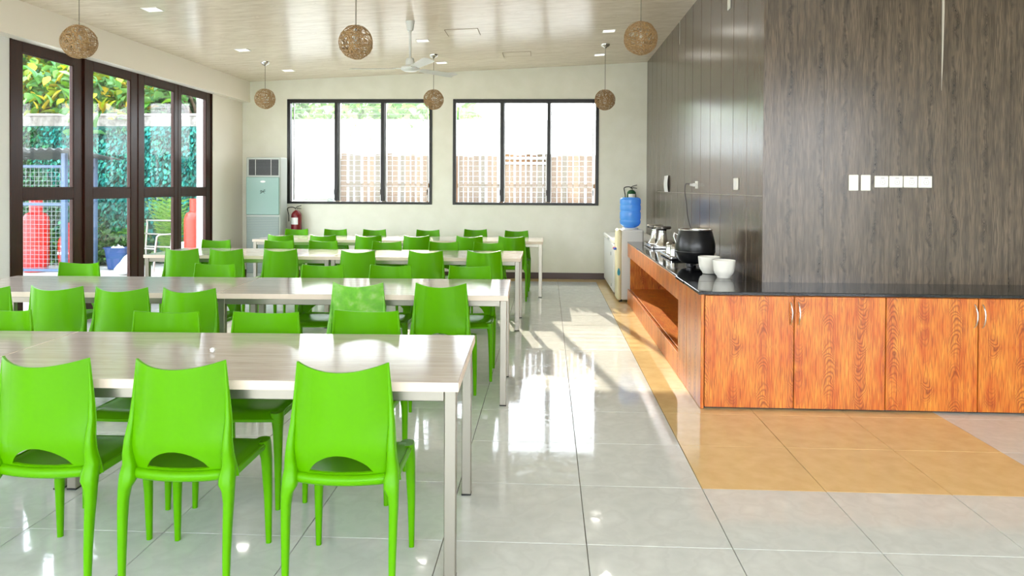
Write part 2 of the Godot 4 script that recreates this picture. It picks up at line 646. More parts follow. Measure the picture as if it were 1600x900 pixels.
func build_doors() -> void:
	door_leaf("door_1", -7.66, -6.6, -7.506, -6.75, "brown glazed folding door leaf showing the gas cylinder cage outside")
	door_leaf("door_2", -8.71, -7.70, -8.567, -7.835, "brown glazed folding door leaf showing the blue tub outside")
	door_leaf("door_3", -9.69, -8.73, -9.594, -8.86, "brown glazed folding door leaf showing palm fronds outside")
	door_leaf("door_4", -10.66, -9.695, -10.517, -9.783, "brown glazed folding door leaf nearest the window wall")
	var f := structure("trim_4", "dark brown frame around the folding doors")
	put("jamb", box(Vector3(XL - 0.06, 1.44, -6.588), Vector3(0.14, 2.88, 0.024), 0.003), M.brown, f)
	put("jamb", box(Vector3(XL - 0.06, 1.44, -10.672), Vector3(0.14, 2.88, 0.024), 0.003), M.brown, f)
	put("meeting_post", box(Vector3(XL - 0.05, 1.44, -7.68), Vector3(0.13, 2.87, 0.036), 0.003), M.brown, f)
	# the second set, beside the camera
	for k in 4:
		var z := -5.59 + k * 1.022
		door_leaf("door_%d" % (5 + k), z, z + 1.018, z + 0.14, z + 0.88, "")

# ------------------------------------------------------------------ louvred windows
func build_windows() -> void:
	var blade := box(Vector3.ZERO, Vector3(0.735, 0.096, 0.005))
	var edge := box(Vector3.ZERO, Vector3(0.735, 0.0016, 0.006))
	var n := 0
	for w in [W1, W2]:
		n += 1
		var win := structure("window_%d" % n, ["black framed louvred window near the tall air conditioner", "black framed louvred window near the water dispenser"][n - 1])
		var x0: float = w[0]
		var x1: float = w[1]
		var zc := ZB - 0.07
		var fr := 0.05
		for x in [x0 + fr * 0.5, x1 - fr * 0.5]:
			put("frame_stile", box(Vector3(x, (WY[0] + WY[1]) * 0.5, zc + 0.03), Vector3(fr, WY[1] - WY[0], 0.11), 0.004), M.black_frame, win)
		for y in [WY[0] + 0.02, WY[1] - 0.03]:
			put("frame_rail", box(Vector3((x0 + x1) * 0.5, y, zc + 0.03), Vector3(x1 - x0 - fr * 2, 0.04 if y < 2 else 0.06, 0.11), 0.004), M.black_frame, win)
		var inner := (x1 - x0 - 2 * fr)
		var bay := inner / 3.0
		for k in [1, 2]:
			put("mullion", box(Vector3(x0 + fr + bay * k, (WY[0] + WY[1]) * 0.5, zc + 0.03), Vector3(0.055, WY[1] - WY[0] - 0.1, 0.11), 0.004), M.black_frame, win)
		for b in 3:
			var cx := x0 + fr + bay * (b + 0.5)
			var lo: float = WY[0] + 0.045
			var count := 19
			var pitch: float = (WY[1] - 0.065 - lo) / count
			var half := bay * 0.5 - 0.03
			for s in [-1.0, 1.0]:
				put("clip_rail", box(Vector3(cx + s * (half - 0.008), (WY[0] + WY[1]) * 0.5, zc), Vector3(0.016, WY[1] - WY[0] - 0.11, 0.03), 0.002), M.alu, win)
			for i in count:
				var y := lo + pitch * (i + 0.5)
				var o := put("louvre_blade", blade, M.louvre_glass, win, Vector3(cx, y, zc))
				var open := n == 2 and b == 1 and i >= 7 and i <= 12
				o.rotation.x = deg_to_rad(-62.0) if open else deg_to_rad(-9.0)
				o.scale.x = (half - 0.016) * 2.0 / 0.735
				put("ground_edge", edge, M.glass_edge, o, Vector3(0, -0.0475, 0))
			# winder handle low on the right side of each bay
			var st := S()
			bx(st, Vector3(cx + half - 0.004, WY[0] + 0.22, zc + 0.03), Vector3(0.012, 0.05, 0.05), 0.003)
			bx(st, Vector3(cx + half - 0.004, WY[0] + 0.19, zc + 0.06), Vector3(0.01, 0.07, 0.012), 0.003)
			put("winder", st.commit(), M.black_frame, win)
	# glazing behind the camera
	n = 2
	for w in [[-4.85, -1.45], [-1.3, 2.1], [2.25, 5.45]]:
		n += 1
		var win := structure("window_%d" % n)
		for x in [w[0] + 0.03, (w[0] + w[1]) * 0.5, w[1] - 0.03]:
			put("frame_stile", box(Vector3(x, 1.575, ZC + 0.08), Vector3(0.06, 2.95, 0.08), 0.004), M.brown, win)
		for y in [0.13, 3.02]:
			put("frame_rail", box(Vector3((w[0] + w[1]) * 0.5, y, ZC + 0.08), Vector3(w[1] - w[0], 0.06, 0.08), 0.004), M.brown, win)
		for k in 2:
			put("pane", box(Vector3(lerpf(w[0], w[1], 0.25 + 0.5 * k), 1.575, ZC + 0.08), Vector3((w[1] - w[0]) * 0.5 - 0.08, 2.84, 0.005)), M.glass, win)

# ------------------------------------------------------------------ dark walls
func build_dark_wall() -> void:
	var wl := structure("wall_right_dark", "wall covered in dark grey-brown wood-grain strips")
	# core
	var st := S()
	bx(st, Vector3((XR + XE) * 0.5 + 0.02, 1.85, ZN - 0.14), Vector3(XE - XR - 0.04, 3.7, 0.2))
	bx(st, Vector3(XR + 0.14, 1.85, (ZB + ZN) * 0.5), Vector3(0.2, 3.7, ZN - ZB - 0.1))
	put("wall_core", st.commit(), M.dark_wall, wl)
	var w := 0.44
	var z := ZN
	var k := 0
	while z > ZB + 0.02:
		var z2 := maxf(z - w, ZB)
		uvo = Vector2(k * 0.23, 0.31 * (k % 3))
		put("wall_strip", box(Vector3(XR + 0.02, 1.8, (z + z2) * 0.5), Vector3(0.04, 3.6, z - z2 - 0.009), 0.003), M.dark_wall, wl)
		z = z2
		k += 1
	var x := XR
	while x < XE - 0.02:
		var x2 := minf(x + w - (0.02 if k == 0 else 0.0), XE)
		uvo = Vector2(k * 0.27, 0.19 * (k % 4))
		put("wall_strip", box(Vector3((x + x2) * 0.5, 1.85, ZN - 0.02), Vector3(x2 - x - 0.001, 3.7, 0.04), 0.0004), M.dark_wall, wl)
		x = x2
		k += 1
	uvo = Vector2.ZERO
	put("joint_strip", box(Vector3(XR - 0.001, 1.425, (ZN - 10.6) * 0.5), Vector3(0.002, 0.006, ZN + 10.6 - 0.02), 0.0), mat(rgb(150, 142, 130), 0.4), wl)
	# seam trims: a thin lifted lip of the covering
	var lip := S()
	plate(lip, PackedVector2Array([Vector2(2.853, 3.66), Vector2(2.872, 3.66), Vector2(2.872, 2.75), Vector2(2.867, 2.45), Vector2(2.858, 2.2), Vector2(2.857, 2.6)]), ZN, ZN + 0.006)
	put("lifted_edge", lip.commit(), mat(rgb(196, 190, 176), 0.5), wl)
	put("lifted_edge", box(Vector3(XR - 0.003, 3.36, -8.88), Vector3(0.006, 0.3, 0.014), 0.002), mat(rgb(196, 190, 176), 0.5), wl)

# ------------------------------------------------------------------ counter
const CX := 1.035
const CZ := -4.92
const CTOP := 0.79

func build_counter() -> void:
	# cabinet under the front worktop: one run of cupboards
	var edges := [1.057, 1.648, 2.245, 2.84, 3.435, 4.03, 4.62]
	for u in 3:
		var x0: float = edges[u * 2]
		var x1: float = edges[u * 2 + 2]
		var lab: String = ["orange wood base cabinet at the counter corner with two doors", "orange wood base cabinet second from the counter corner", "orange wood base cabinet third from the counter corner"][u]
		var cab := thing("base_cabinet", lab, "cabinet", Vector3((x0 + x1) * 0.5, 0, CZ), 0.0, "base cabinets under the black worktop")
		put("carcass", box(Vector3(0, 0.39, -0.265), Vector3(x1 - x0 - 0.002, 0.752, 0.48), 0.002), M.cabinet, cab)
		put("plinth", box(Vector3(0, 0.008, -0.26), Vector3(x1 - x0 - 0.002, 0.012, 0.46)), M.black_frame, cab)
		for s in [0, 1]:
			var a: float = edges[u * 2 + s]
			var b: float = edges[u * 2 + s + 1]
			uvo = Vector2((u * 2 + s) * 0.37 + 0.1, (u * 2 + s) * 0.29)
			var dr := put("door", box(Vector3((a + b) * 0.5 - cab.position.x, 0.388, -0.012), Vector3(b - a - 0.006, 0.748, 0.02), 0.002), M.cabinet, cab)
			uvo = Vector2.ZERO
			var hx := (b - 0.026 if s == 0 else a + 0.026) - cab.position.x
			var pts := []
			for i in 11:
				var t := i / 10.0
				pts.append(Vector3(hx + (0.006 if s == 0 else 0.004) * sin(t * PI), 0.572 + 0.152 * t, -0.002 + 0.028 * sqrt(sin(t * PI)) ))
			var hs := S()
			tube(hs, pts, 0.0048, 8)
			put("handle", hs.commit(), M.chrome, dr)
	# corner post and the open shelf unit along the dark side wall
	var un := thing("shelf_counter", "orange wood open shelf unit under the black worktop beside the water dispenser", "shelf", Vector3(CX, 0, -7.2))
	var z1 := CZ - 0.0
	var z0 := -9.38
	var L := z1 - z0
	var zm := (z0 + z1) * 0.5 + 7.2
	var d := XR - CX - 0.004
	uvo = Vector2(0.4, 0.1)
	put("end_post", box(Vector3(0.009, 0.385, z1 + 7.2 - 0.25 + 0.001), Vector3(0.022, 0.766, 0.498), 0.002), M.cabinet, un)
	uvo = Vector2(0.2, 0.3)
	put("front_panel", box(Vector3(0.009, 0.385, -5.597 + 7.2), Vector3(0.022, 0.766, 0.345), 0.002), M.cabinet, un)
	uvo = Vector2(0.0, 0.3)
	put("top_band", box(Vector3(0.009, 0.684, (-5.772 + z0) * 0.5 + 7.2), Vector3(0.022, 0.168, -5.772 - z0), 0.002), M.cabinet, un)
	uvo = Vector2(0.3, 0.3)
	put("kick_board", box(Vector3(0.009, 0.092, (-5.772 + z0) * 0.5 + 7.2), Vector3(0.022, 0.18, -5.772 - z0), 0.002), M.cabinet, un)
	put("shelf", box(Vector3(d * 0.5 + 0.02, 0.171, (-5.45 + z0) * 0.5 + 7.2), Vector3(d - 0.03, 0.022, -5.45 - z0), 0.002), M.cabinet, un)
	uvo = Vector2(0.5, 0.0)
	put("side_panel", box(Vector3(d * 0.5 + 0.02, 0.385, z0 + 7.2 + 0.012), Vector3(d - 0.02, 0.766, 0.022), 0.002), M.cabinet, un)
	put("side_panel", box(Vector3(d * 0.5 + 0.02, 0.47, -5.76 + 7.2), Vector3(d - 0.02, 0.576, 0.018), 0.002), M.cabinet, un)
	put("back_panel", box(Vector3(d - 0.006, 0.47, (-5.78 + z0) * 0.5 + 7.2), Vector3(0.012, 0.576, -5.78 - z0 - 0.03), 0.002), M.cabinet, un)
	uvo = Vector2.ZERO
	# worktop: one continuous black stone top in two slabs
	var top := thing("worktop", "glossy black stone worktop wrapping the corner of the dark wall", "worktop", Vector3(CX, 0.768, CZ))
	put("slab", box(Vector3((4.66 - CX) * 0.5 - 0.01, 0.0115, -0.255), Vector3(4.66 - CX + 0.02, 0.022, 0.535), 0.003), M.black_stone, top)
	var la := -5.781 - z0 + 0.03
	put("slab", box(Vector3((XR - CX) * 0.5 - 0.014, 0.0115, -0.525 - 0.168), Vector3(XR - CX + 0.02, 0.022, 0.336), 0.003), M.black_stone, top)
	put("slab", box(Vector3((XR - CX) * 0.5 - 0.004, 0.0095, (-5.783 - CZ) - la * 0.5), Vector3(XR - CX - 0.002, 0.018, la), 0.003), M.black_stone, top)

# ------------------------------------------------------------------ tables
func build_tables() -> void:
	var proto: Node3D = null
	var ln := 1.98
	var dp := 0.87
	var rows := [["fourth table row from windows", -2.703, 0.028, -0.342], ["third table row from windows", -4.885, 0.03, -0.275], ["second table row from windows", -7.445, 0.0, -0.275], ["table row nearest the windows", -9.75, 0.0, -0.06]]
	for r in rows:
		for k in 2:
			var xr: float = r[3] - k * (ln + 0.006)
			var c := Vector3(xr - ln * 0.5, 0, r[1] + r[2] * (r[3] - xr + ln * 0.5) - dp * 0.5)
			var lab: String = "pale wood-grain dining table with steel legs, %s end of %s" % [["aisle", "folding door"][k], r[0]]
			if proto == null:
				proto = thing("dining_table", lab, "table", c, atan(r[2]), "dining tables in four rows")
				put("tabletop", box(Vector3(0, 0.732, 0), Vector3(ln, 0.034, dp), 0.002), M.laminate, proto)
				var st := S()
				var e := 0.0012
				for s in [-1.0, 1.0]:
					bx(st, Vector3(0, 0.731, s * (dp * 0.5 + e)), Vector3(ln + 0.004, 0.034, 0.002))
					bx(st, Vector3(s * (ln * 0.5 + e), 0.731, 0), Vector3(0.002, 0.034, dp))
				put("edging", st.commit(), M.edging, proto)
				var lx := ln * 0.5 - 0.03
				var zs := [dp * 0.5 - 0.03, -dp * 0.5 + 0.09]
				for sx in [-1.0, 1.0]:
					for z in zs:
						var lg := put("leg", box(Vector3(sx * lx, 0.36, z), Vector3(0.045, 0.708, 0.045), 0.003), M.steel, proto)
						put("foot_cap", box(Vector3(sx * lx, 0.0035, z), Vector3(0.046, 0.007, 0.046), 0.001), M.rubber, lg)
					put("rail", box(Vector3(sx * lx, 0.694, (zs[0] + zs[1]) * 0.5), Vector3(0.04, 0.04, zs[0] - zs[1] - 0.046), 0.003), M.steel, proto)
				for z in zs:
					put("rail", box(Vector3(0, 0.694, z), Vector3(lx * 2.0 - 0.046, 0.04, 0.04), 0.003), M.steel, proto)
			else:
				dup(proto, c, atan(r[2]), lab)
	# scrap of paper left on the table by the camera
	var st2 := S()
	var P := []
	for i in 6:
		var row := PackedVector3Array()
		for j in 8:
			var a := TAU * j / 8.0
			var b := PI * i / 5.0
			var rr := 0.012 * (1.0 + 0.3 * sin(j * 2.3 + i * 1.7))
			row.append(Vector3(cos(a) * sin(b) * rr, 0.012 - cos(b) * 0.012, -sin(a) * sin(b) * rr))
		P.append(row)
	grid(st2, P, true)
	alone("paper_scrap", st2.commit(), M.white, "small crumpled white paper scrap lying on the tabletop", "paper", Vector3(-1.46, 0.7495, -3.11))

# ------------------------------------------------------------------ chairs
func back_w(t: float) -> float:
	return lerpf(0.2115, 0.166, t)

func back_pt(s: float, t: float) -> Vector3:
	var y := 0.416 + t * 0.407 + 0.022 * s * s * t * t
	var zc := 0.168 + 0.045 * smoothstep(0.0, 0.35, t) + 0.012 * t
	var cu := lerpf(0.03, 0.075, smoothstep(0.0, 0.6, t))
	return Vector3(s * back_w(t), y, zc - cu * s * s)

func back_patch(st: SurfaceTool, s0: float, s1: float, lo: Callable, hi: Callable, ns: int, nt: int) -> void:
	var A := []
	var B := []
	for i in nt + 1:
		var ra := PackedVector3Array()
		var rb := PackedVector3Array()
		for j in ns + 1:
			var s := lerpf(s0, s1, float(j) / ns)
			var t := lerpf(lo.call(s), hi.call(s), float(i) / nt)
			var p := back_pt(s, t)
			var n := (back_pt(s + 0.01, t) - back_pt(s - 0.01, t)).cross(back_pt(s, t + 0.01) - back_pt(s, t - 0.01)).normalized()
			ra.append(p + n * 0.0045)
			rb.append(p - n * 0.0045)
		A.append(ra)
		B.append(rb)
	sheet(st, A, B)

func make_chair(m: Material) -> Node3D:
	var ch := thing("dining_chair", "", "chair", Vector3.ZERO, 0.0, "lime green plastic chairs at the dining tables")
	# backrest with its half-moon opening above the seat
	var st := S()
	var s0 := 0.56
	var tl := func(s: float) -> float: return 0.095 - 0.012 * (1.0 - (s / s0) * (s / s0)) if absf(s) < s0 else 0.095
	var th := func(s: float) -> float: return 0.095 + 0.175 * pow(maxf(0.0, 1.0 - (s / s0) * (s / s0)), 0.75)
	var zero := func(_s: float) -> float: return 0.0
	var one := func(_s: float) -> float: return 1.0
	back_patch(st, -1.0, -s0, zero, one, 5, 20)
	back_patch(st, s0, 1.0, zero, one, 5, 20)
	back_patch(st, -s0, s0, zero, tl, 14, 3)
	back_patch(st, -s0, s0, th, one, 14, 18)
	put("backrest", st.commit(), m, ch)
	# seat
	st = S()
	var A := []
	var B := []
	for i in 15:
		var t := i / 14.0
		var ra := PackedVector3Array()
		var rb := PackedVector3Array()
		for j in 15:
			var s := lerpf(-1.0, 1.0, j / 14.0)
			var hw := lerpf(0.192, 0.202, t)
			var zz := lerpf(0.172, -0.212, t) - 0.012 * (1.0 - s * s) * smoothstep(0.7, 1.0, t)
			var y := 0.446 - 0.014 * (1.0 - s * s) * sin(t * PI) - 0.03 * pow(maxf(0.0, (t - 0.86) / 0.14), 2.0) - 0.022 * pow(maxf(0.0, (absf(s) - 0.86) / 0.14), 2.0)
			ra.append(Vector3(s * hw, y, zz))
			rb.append(Vector3(s * hw * 0.985, y - 0.012, zz))
		A.append(ra)
		B.append(rb)
	sheet(st, A, B)
	put("seat", st.commit(), m, ch)
	for sx in [-1.0, 1.0]:
		# front leg
		st = S()
		limb(st, [[Vector3(sx * 0.193, 0, -0.203), 0.011, 0.012], [Vector3(sx * 0.192, 0.2, -0.198), 0.016, 0.018], [Vector3(sx * 0.188, 0.36, -0.19), 0.021, 0.026], [Vector3(sx * 0.182, 0.42, -0.178), 0.026, 0.036], [Vector3(sx * 0.178, 0.441, -0.17), 0.028, 0.042]])
		put("leg", st.commit(), m, ch)
		# rear leg, running up as the rim of the backrest
		st = S()
		var rings := []
		for q in [[0.0, 0.2025, 0.0105, 0.205, 0.012], [0.15, 0.206, 0.0135, 0.202, 0.016], [0.27, 0.2095, 0.0155, 0.196, 0.02], [0.34, 0.2115, 0.017, 0.19, 0.024], [0.38, 0.212, 0.0205, 0.186, 0.027], [0.405, 0.212, 0.028, 0.182, 0.03], [0.432, 0.2115, 0.028, 0.176, 0.031]]:
			rings.append([Vector3(sx * (q[1] - q[2]), q[0], q[3]), q[2], q[4]])
		for q in [[0.12, 0.0225, 0.03], [0.22, 0.019, 0.028], [0.34, 0.0155, 0.0235], [0.5, 0.0115, 0.017], [0.68, 0.008, 0.0115], [0.84, 0.0058, 0.008], [0.97, 0.0045, 0.0055]]:
			var p := back_pt(sx, q[0])
			rings.append([Vector3(p.x + sx * (0.0015 - q[1]), p.y, p.z + q[2] * 0.5), q[1], q[2]])
		limb(st, rings)
		put("leg", st.commit(), m, ch)
	# rolled lip below the opening
	st = S()
	var lp := []
	for i in 17:
		var s := lerpf(-0.94, 0.94, i / 16.0)
		var q := back_pt(s, 0.0)
		lp.append(Vector3(s * 0.2, 0.431 - 0.006 * (1.0 - s * s), q.z + 0.012))
	tube(st, lp, 0.02, 12)
	put("rear_lip", st.commit(), m, ch)
	# side rails under the seat
	for sx in [-1.0, 1.0]:
		st = S()
		bx(st, Vector3(sx * 0.192, 0.421, -0.005), Vector3(0.012, 0.03, 0.34), 0.004)
		put("side_rail", st.commit(), m, ch)
	return ch

const NEAR := [
	[[-1.85, -2.6], [-1.34, -2.6], [-0.74, -2.6]],
	[[-3.53, -4.4], [-3.09, -4.44], [-2.655, -4.42], [-2.22, -4.42], [-1.25, -4.76], [-0.7, -4.78]],
	[[-3.7, -7.2], [-3.24, -7.2], [-2.69, -7.22], [-1.88, -7.15], [-1.21, -7.2], [-0.63, -7.27]],
	[[-3.5, -9.4], [-2.93, -9.38], [-2.33, -9.4], [-1.7, -9.42], [-1.01, -9.42], [-0.46, -9.44]]]
const FAR := [
	[[-2.79, -3.57], [-1.92, -3.58], [-1.42, -3.61], [-0.93, -3.69]],
	[[-3.85, -5.8], [-2.71, -5.81], [-1.82, -5.82], [-1.27, -5.85], [-0.62, -5.86]],
	[[-3.89, -8.37], [-3.14, -8.37], [-2.62, -8.38], [-1.86, -8.36], [-1.2, -8.4], [-0.68, -8.36]],
	[[-3.73, -10.66], [-3.15, -10.67], [-2.56, -10.66], [-1.765, -10.68], [-1.08, -10.9], [-0.45, -10.66]]]

func build_chairs() -> void:
	var ords := ["first", "second", "third", "fourth", "fifth", "sixth"]
	var rows := ["fourth table row from windows", "third table row from windows", "second table row from windows", "table row nearest the windows"]
	var proto: Node3D = null
	for r in 4:
		for side in 2:
			var spots: Array = NEAR[r] if side == 0 else FAR[r]
			for k in spots.size():
				var p: Array = spots[k]
				var lab: String = "lime green plastic chair, %s from aisle, %s side of %s" % [ords[spots.size() - 1 - k], ["inner", "window"][side], rows[r]]
				var at := Vector3(p[0], 0, p[1] - 0.15) if side == 0 else Vector3(p[0], 0, p[1] + 0.15)
				var turn := rng.randf_range(-0.02, 0.02) + (0.0 if side == 0 else PI)
				if proto == null:
					proto = make_chair(M.lime)
					proto.position = at
					proto.rotation.y = turn
					proto.set_meta("label", lab)
				else:
					var c := dup(proto, at, turn, lab)
					if r == 1 and side == 0 and k == 4:
						c.set_meta("label", "dusty, scuffed darker green plastic chair, second from aisle, third table row from windows")
						for o in c.get_children():
							o.material_override = M.lime_dusty

# ------------------------------------------------------------------ ceiling things
func make_ball(rings: int, seed_: int, r: float, strand: float) -> ArrayMesh:
	var g := RandomNumberGenerator.new()
	g.seed = seed_
	var st := S()
	for k in rings:
		var ax := Vector3(g.randfn(), g.randfn(), g.randfn()).normalized()
		var b := ring_frame(ax)
		var off := g.randf_range(-0.75, 0.75) * r
		var rr := sqrt(r * r - off * off) * g.randf_range(0.985, 1.01)
		var wob := g.randf_range(0.0, 0.012)
		var ph := g.randf() * TAU
		var P := []
		var seg := 30
		for i in seg + 1:
			var a := TAU * i / seg
			var c := b * Vector3(cos(a) * rr, sin(a) * rr, off + wob * sin(a * 2.0 + ph))
			var out := c.normalized()
			var side := b.z
			side = (side - out * side.dot(out)).normalized()
			P.append(PackedVector3Array([c - side * strand, c + out * strand * 0.5, c + side * strand, c - out * strand * 0.5]))
		grid(st, P, true)
	return st.commit()

func build_pendants() -> void:
	var ball := make_ball(52, 5, 0.14, 0.003)
	var cols := [["folding doors", -4.0], ["ceiling fan", -1.616], ["dark wood wall", 0.786]]
	for far in 2:
		for k in 3:
			var x: float = cols[k][1]
			var z: float = [[-6.03, -6.05, -6.25], [-10.12, -10.22, -10.1]][far][k]
			var yb: float = [[2.70, 2.69, 2.755], [2.71, 2.71, 2.69]][far][k]
			var dark := far == 0 and k == 1
			var lab := "%s woven rattan ball pendant in line with %s, %s" % ["golden", cols[k][0], "close to louvred windows" if far == 1 else "over mid-room"]
			var t := thing("pendant_lamp", lab, "lamp", Vector3(x, yb, z), k * 0.9 + far * 2.0, "rattan ball pendants")
			put("shade", ball, M.rattan, t)
			var yc := ceil_y(x) - yb
			var st := S()
			tube(st, [Vector3(0, 0.06, 0), Vector3(0, yc - 0.03, 0)], 0.0035 if not dark else 0.0055, 8)
			put("cable", st.commit(), M.steel if dark else mat(rgb(120, 112, 96), 0.6), t)
			st = S()
			lathe(st, [[0.0, yc - 0.055], [0.016, yc - 0.055], [0.018, yc - 0.045], [0.05, yc - 0.03], [0.062, yc - 0.012], [0.062, yc + 0.006]], 24)
			put("ceiling_cup", st.commit(), M.chrome, t)
			st = S()
			lathe(st, [[0.0, -0.06], [0.02, -0.055], [0.03, -0.03], [0.028, -0.005], [0.016, 0.03], [0.016, 0.06], [0.0, 0.062]], 16)
			put("bulb", st.commit(), M.bulb, t)

func build_fan() -> void:
	var at := Vector3(-1.556, 2.80, -8.15)
	var t := thing("ceiling_fan", "white three-blade ceiling fan on a rod between rattan pendants", "fan", at)
	var top := ceil_y(at.x) - at.y
	var m := mat(rgb(222, 226, 222), 0.3)
	var st := S()
	lathe(st, [[0.0, top - 0.115], [0.022, top - 0.115], [0.036, top - 0.1], [0.046, top - 0.03], [0.05, top - 0.012], [0.05, top + 0.005]], 24)
	put("ceiling_cup", st.commit(), m, t)
	st = S()
	tube(st, [Vector3(0, 0.1, 0), Vector3(0, top - 0.1, 0)], 0.013, 12)
	put("rod", st.commit(), m, t)
	st = S()
	lathe(st, [[0.0, -0.02], [0.07, -0.018], [0.1, -0.004], [0.105, 0.012], [0.098, 0.03], [0.06, 0.045], [0.052, 0.05], [0.05, 0.1], [0.042, 0.125], [0.02, 0.135], [0.0, 0.136]], 32)
	put("motor_housing", st.commit(), m, t)
	for k in 3:
		var a := deg_to_rad([180.0, -62.0, 50.0][k])
		st = S()
		var A := []
		var B := []
		for i in 9:
			var u := i / 8.0
			var rr := lerpf(0.16, 0.68, u)
			var hw := lerpf(0.046, 0.066, u) * (1.0 if i < 8 else 0.86)
			var ra := PackedVector3Array()
			var rb := PackedVector3Array()
			for j in 5:
				var s := lerpf(-1.0, 1.0, j / 4.0)
				var p := Vector3(rr, 0.014 + s * hw * 0.22 - 0.006 * s * s, s * hw)
				p = p.rotated(Vector3.UP, a)
				ra.append(p + Vector3(0, 0.002, 0))
				rb.append(p - Vector3(0, 0.002, 0))
			A.append(ra)
			B.append(rb)
		sheet(st, A, B)
		var bl := put("blade", st.commit(), m, t)
		st = S()
		bx(st, Vector3.ZERO, Vector3(0.12, 0.006, 0.035), 0.002)
		var br := put("blade_bracket", st.commit(), m, bl, Vector3(0.135, 0.014, 0).rotated(Vector3.UP, a))
		br.rotation.y = a

func build_ceiling_fittings() -> void:
	var names := ["folding door side", "fan side", "dark wall side"]
	var xs := [-3.94, -1.6, 0.762]
	var zs := [-4.95, -7.075, -9.22, -10.87]
	var lamp := mat(rgb(245, 245, 240), 0.4)
	lamp.emission_enabled = true
	lamp.emission = Color(1.0, 0.98, 0.94)
	lamp.emission_energy_multiplier = 0.6
	for j in zs.size():
		for k in 3:
			var x: float = xs[k]
			var z: float = zs[j]
			var t := thing("ceiling_light", "square white ceiling downlight on the %s, %s from the window wall" % [names[k], ["fourth", "third", "second", "first"][j]], "light", Vector3(x, ceil_y(x), z), 0.0, "square ceiling downlights")
			t.rotation.z = atan(CEILK)
			var st := S()
			for s in [-1.0, 1.0]:
				bx(st, Vector3(s * 0.075, -0.003, 0), Vector3(0.01, 0.008, 0.16), 0.001)
				bx(st, Vector3(0, -0.003, s * 0.075), Vector3(0.14, 0.008, 0.01), 0.001)
			put("rim", st.commit(), M.white, t)
			put("light_panel", box(Vector3(0, -0.001, 0), Vector3(0.14, 0.004, 0.14)), lamp, t)
			var l := AreaLight3D.new()
			l.name = "light"
			l.area_size = Vector2(0.14, 0.14)
			l.light_energy = 0.06
			l.light_color = Color(1.0, 0.98, 0.94)
			l.shadow_enabled = true
			l.set("area_range", 20.0)
			t.add_child(l)
			l.position = Vector3(0, -0.01, 0)
			l.rotation.x = -PI / 2
	for a in [[Vector3(-1.045, 0, -8.87), Vector2(0.4, 0.38)], [Vector3(-0.45, 0, -10.5), Vector2(0.4, 0.36)]]:
		var p: Vector3 = a[0]
		p.y = ceil_y(p.x)
		var t := thing("access_panel", ["flush wood-grain ceiling access hatch beside the fan", "flush wood-grain ceiling access hatch close to the windows"][0 if p.x < -1.0 else 1], "hatch", p)
		t.rotation.z = atan(CEILK)
		put("hatch_board", box(Vector3(0, -0.001, 0), Vector3(a[1].x - 0.012, 0.006, a[1].y - 0.012), 0.001), M.ceiling, t)
		var st := S()
		for s in [-1.0, 1.0]:
			bx(st, Vector3(s * a[1].x * 0.5, -0.001, 0), Vector3(0.006, 0.003, a[1].y))
			bx(st, Vector3(0, -0.001, s * a[1].y * 0.5), Vector3(a[1].x, 0.003, 0.006))
		put("hatch_edge", st.commit(), mat(rgb(120, 96, 70), 0.7), t)

# ------------------------------------------------------------------ appliances
func build_aircon() -> void:
	var t := thing("floor_air_conditioner", "tall pale green floor-standing air conditioner in the corner beside window", "appliance", Vector3(-4.5, 0, -11.47))
	var body := mat(rgb(140, 172, 162), 0.3)
	put("body", box(Vector3(0, 0.965, 0), Vector3(0.555, 1.93, 0.3), 0.012), mat(rgb(182, 188, 180), 0.35), t)
	put("front_panel", box(Vector3(-0.005, 1.318, 0.157), Vector3(0.535, 0.6, 0.024), 0.01), body, t)
	var gr := put("outlet_grille", box(Vector3(0.005, 1.77, 0.152), Vector3(0.475, 0.25, 0.006)), mat(rgb(38, 40, 40), 0.5), t)
	for k in 11:
		put("louvre", box(Vector3(0.005, 1.66 + k * 0.022, 0.158), Vector3(0.47, 0.004, 0.012)), mat(rgb(120, 124, 122), 0.4), gr)
	for s in [-0.5, 0.5]:
		put("divider", box(Vector3(0.005 + s * 0.25, 1.77, 0.166), Vector3(0.006, 0.245, 0.006)), M.white, gr)
	put("lower_grille", box(Vector3(-0.005, 0.54, 0.153), Vector3(0.52, 0.9, 0.01), 0.004), mat(rgb(138, 152, 146), 0.35), t)
	var lg := S()
	for k in 34:
		bx(lg, Vector3(-0.005, 0.12 + k * 0.026, 0.16), Vector3(0.5, 0.008, 0.008))
	var o := put("grille_slats", lg.commit(), mat(rgb(156, 170, 164), 0.35), t)
	o.set_meta("kind", "stuff")
	# oval maker's badge and the dark sprig mark on the front panel
	var st := S()
	var poly := PackedVector2Array()
	for k in 16:
		poly.append(Vector2(cos(TAU * k / 16.0) * 0.042, sin(TAU * k / 16.0) * 0.016))
	plate(st, poly, 0.0, 0.002)
	put("badge", st.commit(), M.white, t, Vector3(0.0, 1.545, 0.169))
	st = S()
	for v in [[-0.035, 0.02, 0.035, -0.03], [-0.04, -0.028, 0.03, 0.028], [0.0, 0.0, 0.045, 0.008], [-0.03, -0.01, -0.045, 0.012], [0.02, 0.03, 0.04, 0.025]]:
		tube(st, [Vector3(v[0], v[1], 0), Vector3((v[0] + v[2]) * 0.5 + 0.006, (v[1] + v[3]) * 0.5, 0.0), Vector3(v[2], v[3], 0)], 0.006, 6, true, 0.002)
	put("emblem", st.commit(), mat(rgb(44, 62, 58), 0.4), t, Vector3(0.0, 1.385, 0.169))

